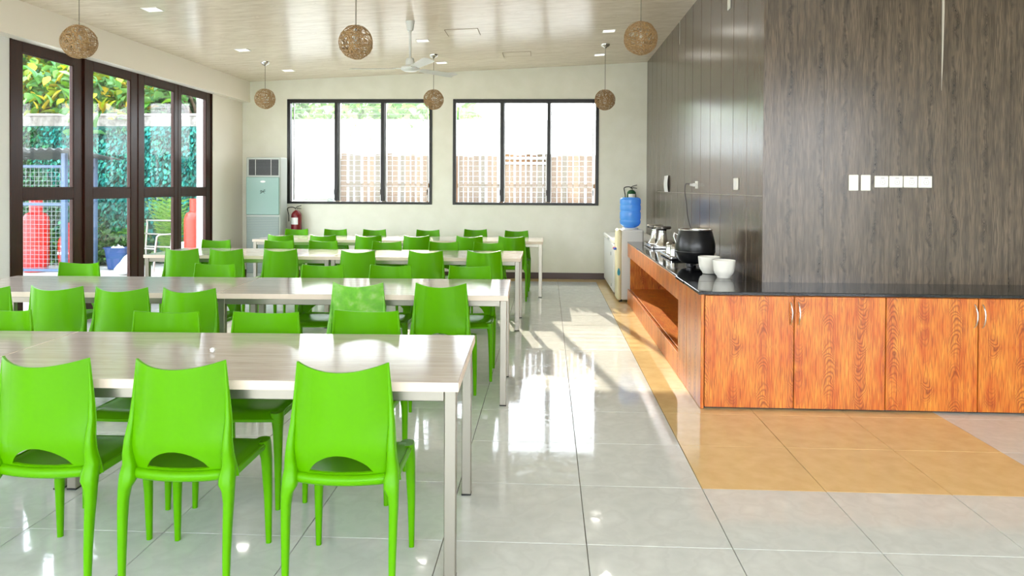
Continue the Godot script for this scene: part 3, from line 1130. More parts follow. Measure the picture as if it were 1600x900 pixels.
func build_extinguishers() -> void:
	# red one beside the air conditioner, on a black bracket shelf
	for g in 2:
		var red := g == 0
		var at := Vector3(-4.07, 0.757, -11.62) if red else Vector3(1.34, 1.0, -11.684)
		var lab := "dark red fire extinguisher on a black bracket beside the air conditioner" if red else "green-topped fire extinguisher on the wall behind the blue water bottle"
		var t := thing("fire_extinguisher", lab, "extinguisher", at)
		var m := mat(rgb(122, 22, 30), 0.25) if red else mat(rgb(24, 84, 46), 0.3)
		var r := 0.085 if red else 0.075
		var st := S()
		lathe(st, [[0.0, 0.0], [r * 0.93, 0.0], [r, 0.012], [r, 0.22], [r * 0.93, 0.265], [r * 0.68, 0.3], [r * 0.3, 0.325], [0.02, 0.33], [0.0, 0.332]] if red else [[0.0, 0.0], [r, 0.01], [r, 0.36], [r * 0.9, 0.41], [r * 0.6, 0.435], [0.02, 0.445], [0.0, 0.446]], 28)
		put("cylinder", st.commit(), m, t)
		var top := 0.328 if red else 0.444
		st = S()
		turned(st, [[0.018, top - 0.01], [0.018, top + 0.035], [0.012, top + 0.04], [0.0, top + 0.04]], 14)
		put("valve", st.commit(), M.steel, t)
		st = S()
		tube(st, [Vector3(-0.02, top + 0.03, 0), Vector3(0.03, top + 0.035, 0.01), Vector3(0.085, top + 0.025, 0.02)], 0.006, 8)
		put("handle", st.commit(), M.black_frame, t)
		st = S()
		tube(st, [Vector3(-0.01, top + 0.04, 0), Vector3(0.02, top + 0.06, 0.01), Vector3(0.085, top + 0.078, 0.02)], 0.006, 8)
		put("lever", st.commit(), M.black_frame, t)
		st = S()
		var hp := []
		for i in 13:
			var a := PI * i / 12.0
			hp.append(Vector3(-0.01 - r * 0.62 + cos(a) * (r * 0.62 + 0.01) - (0.0 if i < 8 else 0.01), top + 0.02 + sin(a) * 0.03 - 0.0, 0.04))
		hp.append(Vector3(-r - 0.028, top - 0.08, 0.04))
		hp.append(Vector3(-r - 0.026, top - 0.18, 0.04))
		tube(st, hp, 0.007, 8)
		put("hose", st.commit(), M.rubber, t)
		# paper label wrapped on the cylinder
		st = S()
		var P := []
		for y in [0.1, 0.21]:
			var row := PackedVector3Array()
			for j in 9:
				var a := lerpf(-1.0, 0.6, j / 8.0) if red else lerpf(-0.8, 0.8, j / 8.0)
				row.append(Vector3(sin(a) * (r + 0.001), y + (0.0 if red else 0.17), cos(a) * (r + 0.001)))
			P.append(row)
		grid(st, P)
		put("paper_label", st.commit(), M.white, t)
		put("bracket", box(Vector3(0, -0.0072 if red else 0.006, -0.04 if red else -0.02), Vector3(0.3 if red else 0.14, 0.014, 0.198 if red else 0.11), 0.002), M.black_frame, t)

func build_dispenser() -> void:
	var t := thing("water_dispenser", "white and yellowed water dispenser at the end of the counter", "dispenser", Vector3(1.075, 0, -9.63))
	put("body", box(Vector3(0.03, 0.478, 0), Vector3(0.285, 0.91, 0.33), 0.015), mat(rgb(222, 221, 216), 0.35), t)
	put("front_shell", box(Vector3(-0.137, 0.478, 0), Vector3(0.06, 0.92, 0.335), 0.018), mat(rgb(226, 218, 176), 0.35), t)
	var st := S()
	for s in [-1.0, 1.0]:
		for q in [-1.0, 1.0]:
			bx(st, Vector3(s * 0.12, 0.012, q * 0.12), Vector3(0.04, 0.024, 0.04))
	put("feet", st.commit(), M.rubber, t)
	st = S()
	turned(st, [[0.0, 0.925], [0.1, 0.925], [0.105, 0.945], [0.09, 0.955], [0.0, 0.955]], 28, Vector3(0.015, 0, 0))
	put("bottle_collar", st.commit(), M.white, t)
	var tp := put("tap", box(Vector3(-0.185, 0.68, 0.05), Vector3(0.04, 0.03, 0.03), 0.006), mat(rgb(40, 90, 190), 0.3), t)
	put("tap", box(Vector3(-0.185, 0.68, -0.05), Vector3(0.04, 0.03, 0.03), 0.006), mat(rgb(200, 40, 40), 0.3), t)
	tp.set_meta("label", "blue cold tap")
	# teal drop emblem on the shell's side
	st = S()
	var poly := PackedVector2Array()
	for k in 18:
		var a := TAU * k / 18.0
		poly.append(Vector2(sin(a) * 0.02 * (1.0 - 0.35 * maxf(0.0, cos(a))), cos(a) * (0.055 if cos(a) > 0.0 else 0.045)))
	plate(st, poly, 0.0, 0.002)
	put("emblem", st.commit(), mat(rgb(30, 150, 170), 0.4), t, Vector3(-0.146, 0.385, 0.167))
	# bottle
	var b := thing("water_bottle", "large ribbed blue water bottle upside down on the dispenser", "bottle", Vector3(1.09, 0.955, -9.63))
	var bm := mat(rgb(112, 188, 240), 0.12)
	bm.backlight_enabled = true
	bm.backlight = Color(0.35, 0.62, 0.9)
	st = S()
	lathe(st, [[0.03, 0.0], [0.07, 0.004], [0.115, 0.03], [0.133, 0.06], [0.136, 0.09], [0.13, 0.1], [0.13, 0.112], [0.136, 0.122], [0.136, 0.2], [0.129, 0.21], [0.129, 0.225], [0.136, 0.235], [0.136, 0.29], [0.131, 0.298], [0.131, 0.308], [0.136, 0.318], [0.136, 0.365], [0.126, 0.388], [0.1, 0.398], [0.0, 0.392]], 36)
	put("bottle_body", st.commit(), bm, b)
	# chest freezer
	var f := thing("chest_freezer", "white chest freezer against the wall behind the water dispenser", "freezer", Vector3(1.225, 0, -10.78))
	put("body", box(Vector3(0, 0.375, 0), Vector3(0.64, 0.66, 1.62), 0.012), M.white, f)
	put("base", box(Vector3(0.01, 0.03, 0), Vector3(0.6, 0.05, 1.58), 0.004), M.black_frame, f)
	var lid := put("lid", box(Vector3(-0.004, 0.742, 0), Vector3(0.65, 0.062, 1.63), 0.014), M.ivory, f)
	put("lid_handle", box(Vector3(-0.335, 0.735, 0.15), Vector3(0.02, 0.03, 0.18), 0.006), M.alu, lid)
	put("lock", box(Vector3(-0.324, 0.55, 0.45), Vector3(0.01, 0.05, 0.03), 0.004), M.alu, f)
	put("drain_plug", box(Vector3(-0.324, 0.12, 0.55), Vector3(0.01, 0.04, 0.04), 0.004), M.alu, f)

# ------------------------------------------------------------------ things on the counter
func build_counter_things() -> void:
	var y := CTOP
	# soup kettle
	var t := thing("soup_kettle", "black barrel-shaped soup kettle on the worktop with no lid", "kettle", Vector3(1.319, y, -6.55))
	var blk := mat(rgb(24, 25, 27), 0.28)
	var st := S()
	lathe(st, [[0.0, 0.025], [0.1, 0.025], [0.125, 0.032], [0.15, 0.06], [0.166, 0.1], [0.172, 0.122]], 40)
	lathe(st, [[0.172, 0.122], [0.177, 0.124], [0.177, 0.132], [0.173, 0.135]], 40)
	lathe(st, [[0.173, 0.135], [0.176, 0.17], [0.172, 0.205], [0.162, 0.25], [0.149, 0.295], [0.141, 0.317]], 40)
	put("body", st.commit(), blk, t)
	st = S()
	lathe(st, [[0.145, 0.316], [0.15, 0.32], [0.15, 0.325], [0.142, 0.328], [0.134, 0.325], [0.13, 0.316], [0.126, 0.22], [0.0, 0.21]], 40)
	put("inner_pot", st.commit(), M.chrome, t)
	st = S()
	turned(st, [[0.0, 0.0], [0.032, 0.0], [0.032, 0.026], [0.0, 0.026]], 16, Vector3(-0.06, 0, 0.07))
	for p in [Vector3(0.08, 0, 0.05), Vector3(0.0, 0, -0.09)]:
		turned(st, [[0.0, 0.0], [0.03, 0.0], [0.03, 0.026], [0.0, 0.026]], 16, p)
	put("feet", st.commit(), blk, t)
	st = S()
	tube(st, [Vector3(-0.15, 0.27, 0.0), Vector3(-0.185, 0.29, 0.0), Vector3(-0.19, 0.25, 0.0), Vector3(-0.168, 0.2, 0.0)], 0.008, 8)
	put("handle", st.commit(), M.chrome, t)
	# bowls
	for k in 2:
		var at: Vector3 = [Vector3(1.369, y, -5.70), Vector3(1.315, y, -5.98)][k]
		var b := thing("soup_bowl", ["white ribbed ceramic soup bowl, the one nearer the worktop corner", "white ribbed ceramic soup bowl, the one nearer the black kettle"][k], "bowl", at, 0.0, "white soup bowls")
		st = S()
		var pr := [[0.0, 0.006], [0.045, 0.004], [0.045, 0.0], [0.05, 0.0], [0.051, 0.008], [0.068, 0.03]]
		for i in 6:
			var u := i / 5.0
			pr.append([0.07 + 0.015 * sqrt(u) + 0.0012, 0.038 + u * 0.085])
			pr.append([0.07 + 0.015 * sqrt(u + 0.08) - 0.0006, 0.046 + u * 0.085])
		pr.append_array([[0.0865, 0.135], [0.0835, 0.136], [0.081, 0.12], [0.07, 0.045], [0.045, 0.014], [0.0, 0.012]])
		lathe(st, pr, 36)
		put("bowl_body", st.commit(), M.ivory, b)
	# steel trays
	for k in 2:
		var big := k == 0
		var at := Vector3(1.31, y, -8.62) if big else Vector3(1.25, y, -7.36)
		var s := Vector3(0.27, 0.03, 0.62) if big else Vector3(0.14, 0.025, 0.6)
		var tr := thing("steel_tray", "large shallow steel tray on the worktop under two pedestal stands" if big else "narrow steel tray on the worktop holding two shakers", "tray", at)
		put("base", box(Vector3(0, 0.006, 0), Vector3(s.x - 0.02, 0.01, s.z - 0.02), 0.003), M.chrome, tr)
		st = S()
		for e in [-1.0, 1.0]:
			bx(st, Vector3(e * (s.x * 0.5 - 0.008), 0.015, 0), Vector3(0.016, s.y, s.z), 0.004)
			bx(st, Vector3(0, 0.015, e * (s.z * 0.5 - 0.008)), Vector3(s.x - 0.032, s.y, 0.016), 0.004)
		put("rim", st.commit(), M.chrome, tr)
	# pedestal stands
	for k in 2:
		var at: Vector3 = [Vector3(1.33, y + 0.0115, -8.47), Vector3(1.29, y + 0.0115, -8.76)][k]
		var p := thing("pedestal_stand", ["chrome pedestal stand with a dark round top, nearer the kettle", "chrome pedestal stand with a dark round top, nearer the dispenser"][k], "stand", at, 0.0, "chrome pedestal stands on the tray")
		st = S()
		lathe(st, [[0.0, 0.0], [0.085, 0.0], [0.088, 0.012], [0.08, 0.03], [0.066, 0.05], [0.055, 0.09], [0.046, 0.14], [0.042, 0.18], [0.05, 0.2], [0.0, 0.2]], 32)
		put("stem", st.commit(), M.chrome, p)
		st = S()
		turned(st, [[0.0, 0.2], [0.085, 0.203], [0.1, 0.21], [0.1, 0.232], [0.085, 0.238], [0.0, 0.238]], 32)
		put("top_disc", st.commit(), mat(rgb(96, 92, 86), 0.25, 0.9), p)
		st = S()
		for a in 3:
			lathe(st, [[0.0, 0.0], [0.012, 0.004], [0.016, 0.016], [0.012, 0.028], [0.0, 0.032]], 12, Vector3(cos(a * 2.1) * 0.06 - 0.03, 0.205, sin(a * 2.1) * 0.05))
		put("knobs", st.commit(), M.chrome, p)
	# shakers
	for k in 2:
		var at: Vector3 = [Vector3(1.25, y + 0.0115, -7.48), Vector3(1.25, y + 0.0115, -7.22)][k]
		var p := thing("shaker", ["steel table shaker on the narrow tray, farther from the kettle", "steel table shaker on the narrow tray, nearer the kettle"][k], "shaker", at, 0.0, "steel shakers on the narrow tray")
		st = S()
		lathe(st, [[0.0, 0.0], [0.042, 0.0], [0.044, 0.01], [0.04, 0.05], [0.035, 0.075], [0.037, 0.08]], 24)
		put("shaker_body", st.commit(), M.chrome, p)
		st = S()
		lathe(st, [[0.038, 0.079], [0.038, 0.1], [0.03, 0.118], [0.014, 0.128], [0.0, 0.13]], 24)
		put("cap", st.commit(), M.steel, p)

# ------------------------------------------------------------------ plates on the dark wall
func build_wall_plates() -> void:
	var z := ZN + 0.001
	for k in 2:
		var x: float = [2.238, 2.325][k]
		var t := thing("switch_plate", ["white upright switch plate farther from the round sockets", "white upright switch plate next to the round sockets"][k], "switch", Vector3(x, 1.527, z), 0.0, "upright switch plates on the dark wall")
		put("plate", box(Vector3(0, 0, 0.005), Vector3(0.07, 0.117, 0.01), 0.004), M.ivory, t)
		for j in 2:
			put("rocker", box(Vector3(0, (j - 0.5) * 0.036, 0.011), Vector3(0.034, 0.03, 0.005), 0.002), M.white, t)
	for k in 4:
		var x: float = 2.437 + k * 0.1035
		var t := thing("wall_socket", "white square wall socket, %s from the upright switch plates" % ["first", "second", "third", "fourth"][k], "socket", Vector3(x, 1.5355, z), 0.0, "square sockets in a row on the dark wall")
		put("plate", box(Vector3(0, 0, 0.005), Vector3(0.098, 0.086, 0.01), 0.003), M.ivory, t)
		put("insert", box(Vector3(0.006, 0, 0.0112), Vector3(0.078, 0.08, 0.004), 0.001), M.white, t)
		var st := S()
		var pts := []
		for i in 21:
			var a := TAU * i / 20.0
			pts.append(Vector3(0.006 + cos(a) * 0.018, -0.004 + sin(a) * 0.018, 0.0135))
		tube(st, pts, 0.0012, 5, false)
		put("ring", st.commit(), mat(rgb(190, 188, 182), 0.4), t)
		st = S()
		bx(st, Vector3(0.006, -0.004, 0.0135), Vector3(0.008, 0.004, 0.001))
		bx(st, Vector3(0.006, 0.027, 0.0135), Vector3(0.026, 0.005, 0.001))
		put("print", st.commit(), mat(rgb(170, 168, 164), 0.5), t)
	# on the side wall, facing the aisle
	var x := XR - 0.0005
	var p := thing("paper_notice", "blank white paper strip stuck on the dark side wall", "paper", Vector3(x - 0.001, 1.535, -9.76))
	var A := []
	var B := []
	for i in 7:
		var ra := PackedVector3Array()
		var rb := PackedVector3Array()
		for j in 4:
			var q := Vector3(-0.01 * sin(i / 6.0 * PI) - 0.012 * pow(j / 3.0, 2.0), (i / 6.0 - 0.5) * 0.215, (j / 3.0 - 0.5) * 0.37)
			ra.append(q)
			rb.append(q - Vector3(0.0006, 0, 0))
		A.append(ra)
		B.append(rb)
	var st3 := S()
	sheet(st3, A, B)
	put("sheet", st3.commit(), M.white, p)
	var t2 := thing("wall_socket", "white socket with a plug in it above the black kettle", "socket", Vector3(x, 1.515, -7.8))
	put("plate", box(Vector3(-0.005, 0, 0), Vector3(0.01, 0.08, 0.12), 0.003), M.ivory, t2)
	var pl := put("plug", box(Vector3(-0.03, 0.0, 0.0), Vector3(0.04, 0.036, 0.04), 0.008), M.white, t2)
	put("adaptor", box(Vector3(-0.062, 0.0, 0.0), Vector3(0.03, 0.028, 0.03), 0.006), M.white, pl)
	var st := S()
	var pts := [Vector3(-0.075, 0.005, 0), Vector3(-0.11, 0.012, 0.0), Vector3(-0.13, -0.02, 0.01), Vector3(-0.13, -0.1, 0.02), Vector3(-0.115, -0.2, 0.03), Vector3(-0.11, -0.3, 0.05), Vector3(-0.1, -0.4, 0.1), Vector3(-0.08, -0.5, 0.18), Vector3(-0.07, -0.6, 0.3), Vector3(-0.07, -0.7, 0.5), Vector3(-0.1, -0.718, 0.8), Vector3(-0.16, -0.718, 0.98)]
	var cur := Curve3D.new()
	for i in pts.size():
		var d: Vector3 = (pts[mini(i + 1, pts.size() - 1)] - pts[maxi(i - 1, 0)]) * 0.18
		cur.add_point(pts[i], -d, d)
	var bp := Array(cur.tessellate(4, 4.0))
	tube(st, bp, 0.0045, 6)
	alone("power_cord", st.commit(), mat(rgb(52, 52, 56), 0.5), "dark power cord from the wall plug down behind the black kettle", "cord", Vector3(x, 1.515, -7.8))
	var t3 := thing("switch_plate", "white switch plate alone on the dark side wall above bowls", "switch", Vector3(x, 1.517, -6.19))
	put("plate", box(Vector3(-0.005, 0, 0), Vector3(0.01, 0.1, 0.14), 0.004), M.ivory, t3)
	put("rocker", box(Vector3(-0.011, 0, 0), Vector3(0.005, 0.05, 0.06), 0.002), M.white, t3)
	var t4 := thing("cover_plate", "white blank cover plate high on the dark side wall", "plate", Vector3(x, 3.1, -6.48))
	put("plate", box(Vector3(-0.004, 0, 0), Vector3(0.008, 0.1, 0.09), 0.003), M.ivory, t4)

# ------------------------------------------------------------------ outside
func leaf_mesh(l: float, w: float) -> ArrayMesh:
	var st := S()
	var A := []
	for i in 4:
		var t := i / 3.0
		var hw: float = w * [0.25, 1.0, 0.75, 0.05][i]
		A.append(PackedVector3Array([Vector3(-hw, hw * 0.35, t * l), Vector3(0, -0.25 * l * t * t, t * l), Vector3(hw, hw * 0.35, t * l)]))
	grid(st, A)
	return st.commit()

func leaves(called: String, mesh: Mesh, m: Material, spots: Array, tints: Array, parent: Node) -> MultiMeshInstance3D:
	var mm := MultiMesh.new()
	mm.transform_format = MultiMesh.TRANSFORM_3D
	mm.use_colors = true
	mm.mesh = mesh
	mm.instance_count = spots.size()
	for i in spots.size():
		mm.set_instance_transform(i, spots[i])
		mm.set_instance_color(i, tints[i])
	var o := MultiMeshInstance3D.new()
	o.name = called
	o.multimesh = mm
	o.material_override = m
	parent.add_child(o, true)
	o.set_meta("kind", "stuff")
	return o

func leaf_mat() -> StandardMaterial3D:
	var m := StandardMaterial3D.new()
	m.albedo_color = Color.WHITE
	m.vertex_color_use_as_albedo = true
	m.roughness = 0.5
	m.backlight_enabled = true
	m.backlight = Color(0.5, 0.5, 0.4)
	return m

func rand_basis(g: RandomNumberGenerator, s: float) -> Basis:
	return Basis.from_euler(Vector3(g.randf_range(-0.5, 1.1), g.randf() * TAU, g.randf_range(-0.6, 0.6))).scaled(Vector3.ONE * s)

# branches with a cloud of leaves round the tip of each
func tree(called: String, label: String, at: Vector3, h: float, spread: float, count: int, size: float, tones: Array, seed_: int, mesh: Mesh, lm: Material) -> void:
	var g := RandomNumberGenerator.new()
	g.seed = seed_
	var t := thing(called, label, "tree", at)
	var bark := mat(rgb(92, 74, 58), 0.85)
	var st := S()
	tube(st, [Vector3.ZERO, Vector3(0.05, h * 0.3, 0.03), Vector3(-0.04, h * 0.62, 0.0)], 0.11, 9, true, 0.07)
	put("trunk", st.commit(), bark, t)
	var tips := []
	for k in 9:
		var a := TAU * k / 9.0 + g.randf_range(-0.3, 0.3)
		var r := spread * g.randf_range(0.45, 0.95)
		var tip := Vector3(cos(a) * r, h * g.randf_range(0.62, 1.0), sin(a) * r)
		tips.append(tip)
		st = S()
		var root := Vector3(0, h * g.randf_range(0.45, 0.6), 0)
		tube(st, [root, root.lerp(tip, 0.5) + Vector3(0, 0.12, 0), tip], 0.05, 6, true, 0.014)
		put("branch", st.commit(), bark, t)
	tips.append(Vector3(0, h, 0))
	var spots := []
	var tints := []
	for i in count:
		var c: Vector3 = tips[g.randi() % tips.size()]
		var d := Vector3(g.randfn(), g.randfn() * 0.7, g.randfn()) * spread * 0.3
		spots.append(Transform3D(rand_basis(g, size * g.randf_range(0.6, 1.3)), c + d))
		var col: Color = tones[g.randi() % tones.size()]
		tints.append((col * g.randf_range(0.75, 1.2)).srgb_to_linear())
	leaves("crown", mesh, lm, spots, tints, t)

func build_outside() -> void:
	var g := RandomNumberGenerator.new()
	g.seed = 99
	var lm := leaf_mat()
	var leaf := leaf_mesh(1.0, 0.34)
	# ground
	var st := S()
	bx(st, Vector3(0, -0.27, -10), Vector3(80, 0.3, 80))
	shell("ground", st.commit(), tri_mat(noise_tex(120, 0.02, [[0.0, rgb(176, 172, 162)], [1.0, rgb(206, 203, 194)]]), 3.0, 0.85), "pale concrete ground outside")
	shell("ground_path", box(Vector3(-9.0, -0.065, -11.0), Vector3(7.5, 0.11, 7.0), 0.01), tri_mat(noise_tex(121, 0.03, [[0.0, rgb(168, 166, 160)], [1.0, rgb(204, 202, 198)]]), 2.0, 0.8), "pale grey concrete terrace outside the folding doors")
	# leafy screen wall at the side
	var wz := -13.5
	var ivy := thing("leafy_screen_wall", "concrete garden wall hung with turquoise and green artificial leaves", "wall", Vector3(-9.0, 0, wz))
	put("wall_core", box(Vector3(0, 1.39, -0.12), Vector3(7.0, 2.82, 0.2), 0.01), tri_mat(noise_tex(130, 0.03, [[0.0, rgb(104, 100, 94)], [1.0, rgb(150, 146, 140)]]), 2.0, 0.9), ivy)
	put("coping", box(Vector3(0, 2.82, -0.12), Vector3(7.05, 0.04, 0.26), 0.008), mat(rgb(190, 188, 182), 0.8), ivy)
	put("backing_net", box(Vector3(0, 1.3, -0.008), Vector3(7.0, 2.6, 0.016)), mat(rgb(8, 74, 66), 0.8), ivy)
	var spots := []
	var tints := []
	var patch := noise(150, 0.6, 3)
	for i in 9000:
		var x := g.randf_range(-3.5, 3.5)
		var y := g.randf_range(0.02, 2.6)
		var b := Basis.from_euler(Vector3(g.randf_range(0.5, 1.5), g.randf_range(-0.9, 0.9), g.randf_range(-1.2, 1.2))).scaled(Vector3.ONE * g.randf_range(0.07, 0.12))
		spots.append(Transform3D(b, Vector3(x, y, g.randf_range(0.01, 0.05))))
		# turquoise sheets towards the window wall, leaf green ones towards the cage
		var mixv := smoothstep(-0.9, 0.5, x + g.randfn() * 0.35 + patch.get_noise_2d(x, y) * 1.6)
		var col := rgb(22, 86, 34).lerp(rgb(4, 124, 116), mixv)
		if g.randf() < 0.18:
			col = col.lerp(rgb(110, 190, 150), 0.5)
		tints.append((col * g.randf_range(0.7, 1.25)).srgb_to_linear())
	leaves("leaf_cover", leaf, lm, spots, tints, ivy)
	# trees over that wall
	var yellow := [rgb(150, 168, 20), rgb(110, 160, 34), rgb(74, 134, 44), rgb(104, 156, 74), rgb(190, 168, 10), rgb(90, 150, 90)]
	var green := [rgb(62, 118, 40), rgb(88, 144, 58), rgb(108, 164, 96), rgb(50, 98, 38)]
	tree("tree", "yellow-green broadleaf tree behind the leafy wall near the gas cage", Vector3(-11.2, 0, -14.9), 4.3, 1.5, 2300, 0.24, yellow, 301, leaf, lm)
	tree("tree", "light green tree behind the leafy wall in line with blue tub", Vector3(-9.2, 0, -14.7), 4.2, 1.4, 2200, 0.22, yellow, 302, leaf, lm)
	tree("tree", "green tree behind the leafy wall in line with palm fronds", Vector3(-7.3, 0, -15.2), 4.6, 1.3, 1500, 0.2, green, 303, leaf, lm)
	tree("tree", "tall green tree far behind the gas cylinder cage", Vector3(-13.2, 0, -16.2), 5.2, 1.8, 2400, 0.24, green, 304, leaf, lm)
	# rock retaining bank behind the trees
	var bank := S()
	var RP := []
	var rn := noise(140, 0.35, 4)
	for i in 15:
		var row := PackedVector3Array()
		for j in 49:
			var rx := lerpf(-18.0, -7.7, j / 48.0)
			var ry := lerpf(0.0, 3.9, i / 14.0)
			row.append(Vector3(rx, ry + (0.3 * rn.get_noise_2d(rx * 2.0, 40.0) if i == 14 else 0.0), -17.2 + 0.35 * rn.get_noise_2d(rx * 3.0, ry * 3.0) - ry * 0.12))
		RP.append(row)
	var RB := []
	for row in RP:
		var rb := PackedVector3Array()
		for q in row:
			rb.append(Vector3(q.x, q.y, -18.6))
		RB.append(rb)
	sheet(bank, RP, RB)
	alone("rock_bank", bank.commit(), tri_mat(noise_tex(141, 0.03, [[0.0, rgb(58, 54, 48)], [0.5, rgb(96, 92, 84)], [1.0, rgb(140, 136, 126)]]), 2.2, 0.9), "grey rock bank behind the trees and the leafy wall", "bank")
	# low dark roof behind the wall
	var rf := thing("lean_to_roof", "dark grey lean-to roof on posts behind the leafy wall", "roof", Vector3(-7.4, 0, -15.9))
	put("roof_sheet", box(Vector3(0, 3.35, 0), Vector3(2.6, 0.08, 1.6), 0.01), mat(rgb(96, 96, 98), 0.7), rf)
	put("back_wall", box(Vector3(0, 1.6, -0.7), Vector3(2.5, 3.3, 0.1), 0.01), mat(rgb(142, 138, 132), 0.9), rf)
	for s in [-1.2, 1.2]:
		put("post", box(Vector3(s, 1.6, 0.7), Vector3(0.1, 3.3, 0.1), 0.01), mat(rgb(70, 66, 64), 0.8), rf)
	build_cage()
	# second big cylinder
	gas_cylinder(Vector3(-5.98, 0, -12.1), 0.185, 1.25, rgb(206, 40, 14), "tall orange-red gas cylinder beside the white post", false)
	var wp := thing("white_post", "white painted post outside the last door leaf", "post", Vector3(-5.52, 0, -11.35))
	put("shaft", box(Vector3(0, 1.6, 0), Vector3(0.11, 3.2, 0.11), 0.008), mat(rgb(214, 218, 224), 0.5), wp)
	put("base", box(Vector3(0, 0.04, 0), Vector3(0.18, 0.08, 0.18), 0.008), mat(rgb(214, 218, 224), 0.6), wp)
	# blue tub
	var tub := thing("plastic_tub", "blue plastic tub standing on the ground outside the doors", "tub", Vector3(-7.55, 0, -12.45))
	st = S()
	var prof := []
	for lv in [[0.15, 0.0], [0.2, 0.36], [0.22, 0.365], [0.22, 0.38], [0.19, 0.38], [0.145, 0.02]]:
		var row := PackedVector3Array()
		for j in 24:
			var a := TAU * j / 24.0
			var cx := signf(cos(a)) * pow(absf(cos(a)), 0.45)
			var cz := signf(sin(a)) * pow(absf(sin(a)), 0.45)
			row.append(Vector3(cx * lv[0], lv[1], -cz * lv[0] * 0.75))
		prof.append(row)
	grid(st, prof, true)
	put("tub_body", st.commit(), mat(rgb(20, 58, 112), 0.45), tub)
	put("tub_floor", box(Vector3(0, 0.03, 0), Vector3(0.26, 0.02, 0.19), 0.004), mat(rgb(20, 58, 112), 0.45), tub)
	# plastic bag in the tub
	st = S()
	var P := []
	for i in 7:
		var row := PackedVector3Array()
		for j in 12:
			var a := TAU * j / 12.0
			var b := PI * i / 6.0
			var k := 1.0 + 0.28 * sin(j * 2.1 + i * 1.3)
			row.append(Vector3(cos(a) * sin(b) * 0.13 * k, 0.14 - cos(b) * 0.14 * k, -sin(a) * sin(b) * 0.1 * k))
		P.append(row)
	grid(st, P, true)
	alone("plastic_bag", st.commit(), mat(rgb(226, 234, 240), 0.35), "crumpled pale plastic bag sticking out of the blue tub", "bag", Vector3(-7.56, 0.12, -12.45))
	# white sack beside it
	st = S()
	P = []
	for i in 9:
		var row := PackedVector3Array()
		for j in 14:
			var a := TAU * j / 14.0
			var u := i / 8.0
			var r: float = [0.0, 0.2, 0.22, 0.2, 0.16, 0.11, 0.08, 0.05, 0.0][i]
			r *= 1.0 + 0.13 * sin(j * 1.9 + i * 0.8)
			row.append(Vector3(cos(a) * r, u * 0.34 - (0.0 if i > 0 else 0.0), -sin(a) * r * 0.8))
		P.append(row)
	grid(st, P, true)
	alone("cloth_sack", st.commit(), mat(rgb(222, 222, 222), 0.8), "slumped white cloth sack on the ground right beside blue tub", "sack", Vector3(-6.92, 0, -11.68))
	# tubular steel chair frame
	var fr := thing("tube_chair", "rusty silver tubular chair frame standing among the palm fronds", "chair", Vector3(-6.85, 0, -12.25), -0.2)
	var tm := mat(rgb(176, 172, 164), 0.3, 0.95)
	for s in [-0.26, 0.26]:
		st = S()
		tube(st, [Vector3(s, 0.0, -0.2), Vector3(s, 0.4, -0.18), Vector3(s, 0.8, -0.22), Vector3(s * 0.98, 0.86, -0.2)], 0.016, 8)
		put("rear_leg", st.commit(), tm, fr)
		st = S()
		tube(st, [Vector3(s, 0.0, 0.24), Vector3(s, 0.4, 0.2), Vector3(s, 0.6, 0.16), Vector3(s, 0.63, 0.1), Vector3(s, 0.63, -0.2)], 0.016, 8)
		put("front_leg", st.commit(), tm, fr)
	for q in [[0.86, -0.2], [0.62, -0.2], [0.4, 0.2], [0.4, -0.18]]:
		st = S()
		tube(st, [Vector3(-0.26, q[0], q[1]), Vector3(0.26, q[0], q[1])], 0.015, 8)
		put("crossbar", st.commit(), tm, fr)
	# low white planter block behind the chair frame
	alone("planter_block", box(Vector3(0, 0.24, 0), Vector3(0.5, 0.48, 0.25), 0.02), mat(rgb(226, 228, 230), 0.7), "low white concrete planter block beside the tubular chair frame", "planter", Vector3(-6.2, 0, -12.6))
	# palms
	var pspots := [[-6.85, -12.92, 1.3, 26, "bushy bright green palm behind the tubular chair frame"], [-7.5, -12.95, 0.8, 11, "small palm with arching fronds behind the white sack"], [-6.22, -12.95, 0.8, 11, "small palm with arching fronds beside the orange-red cylinder"]]
	for k in pspots.size():
		var ps: Array = pspots[k]
		palm(Vector3(ps[0], 0, ps[1]), ps[2], ps[3], 400 + k, ps[4])
	# shrubs at the wall's foot
	for k in 3:
		var at: Vector3 = [Vector3(-8.2, 0, -13.1), Vector3(-9.6, 0, -13.1), Vector3(-7.7, 0, -13.15)][k]
		shrub(at, [0.55, 0.6, 0.4][k], 500 + k, ["low green shrub at the wall's foot behind the cage post", "low green shrub at the wall's foot behind gas cylinders", "low green shrub at the wall's foot behind the blue tub"][k], leaf, lm)
	build_back_yard(g, leaf, lm)

func shrub(at: Vector3, r: float, seed_: int, label: String, leaf: Mesh, lm: Material) -> void:
	var g := RandomNumberGenerator.new()
	g.seed = seed_
	var t := thing("shrub", label, "shrub", at)
	var st := S()
	for k in 5:
		var a := TAU * k / 5.0
		tube(st, [Vector3.ZERO, Vector3(cos(a) * r * 0.3, r * 0.5, sin(a) * r * 0.2), Vector3(cos(a) * r * 0.6, r, sin(a) * r * 0.25)], 0.012, 5, true, 0.005)
	put("stems", st.commit(), mat(rgb(96, 80, 60), 0.85), t)
	var spots := []
	var tints := []
	for i in 500:
		var d := Vector3(g.randfn() * 0.45, absf(g.randfn()) * 0.5 + 0.1, g.randfn() * 0.2) * r
		spots.append(Transform3D(rand_basis(g, g.randf_range(0.08, 0.15)), d))
		tints.append((rgb(40, 92, 32).lerp(rgb(104, 146, 70), g.randf()) * g.randf_range(0.7, 1.15)).srgb_to_linear())
	leaves("foliage", leaf, lm, spots, tints, t)

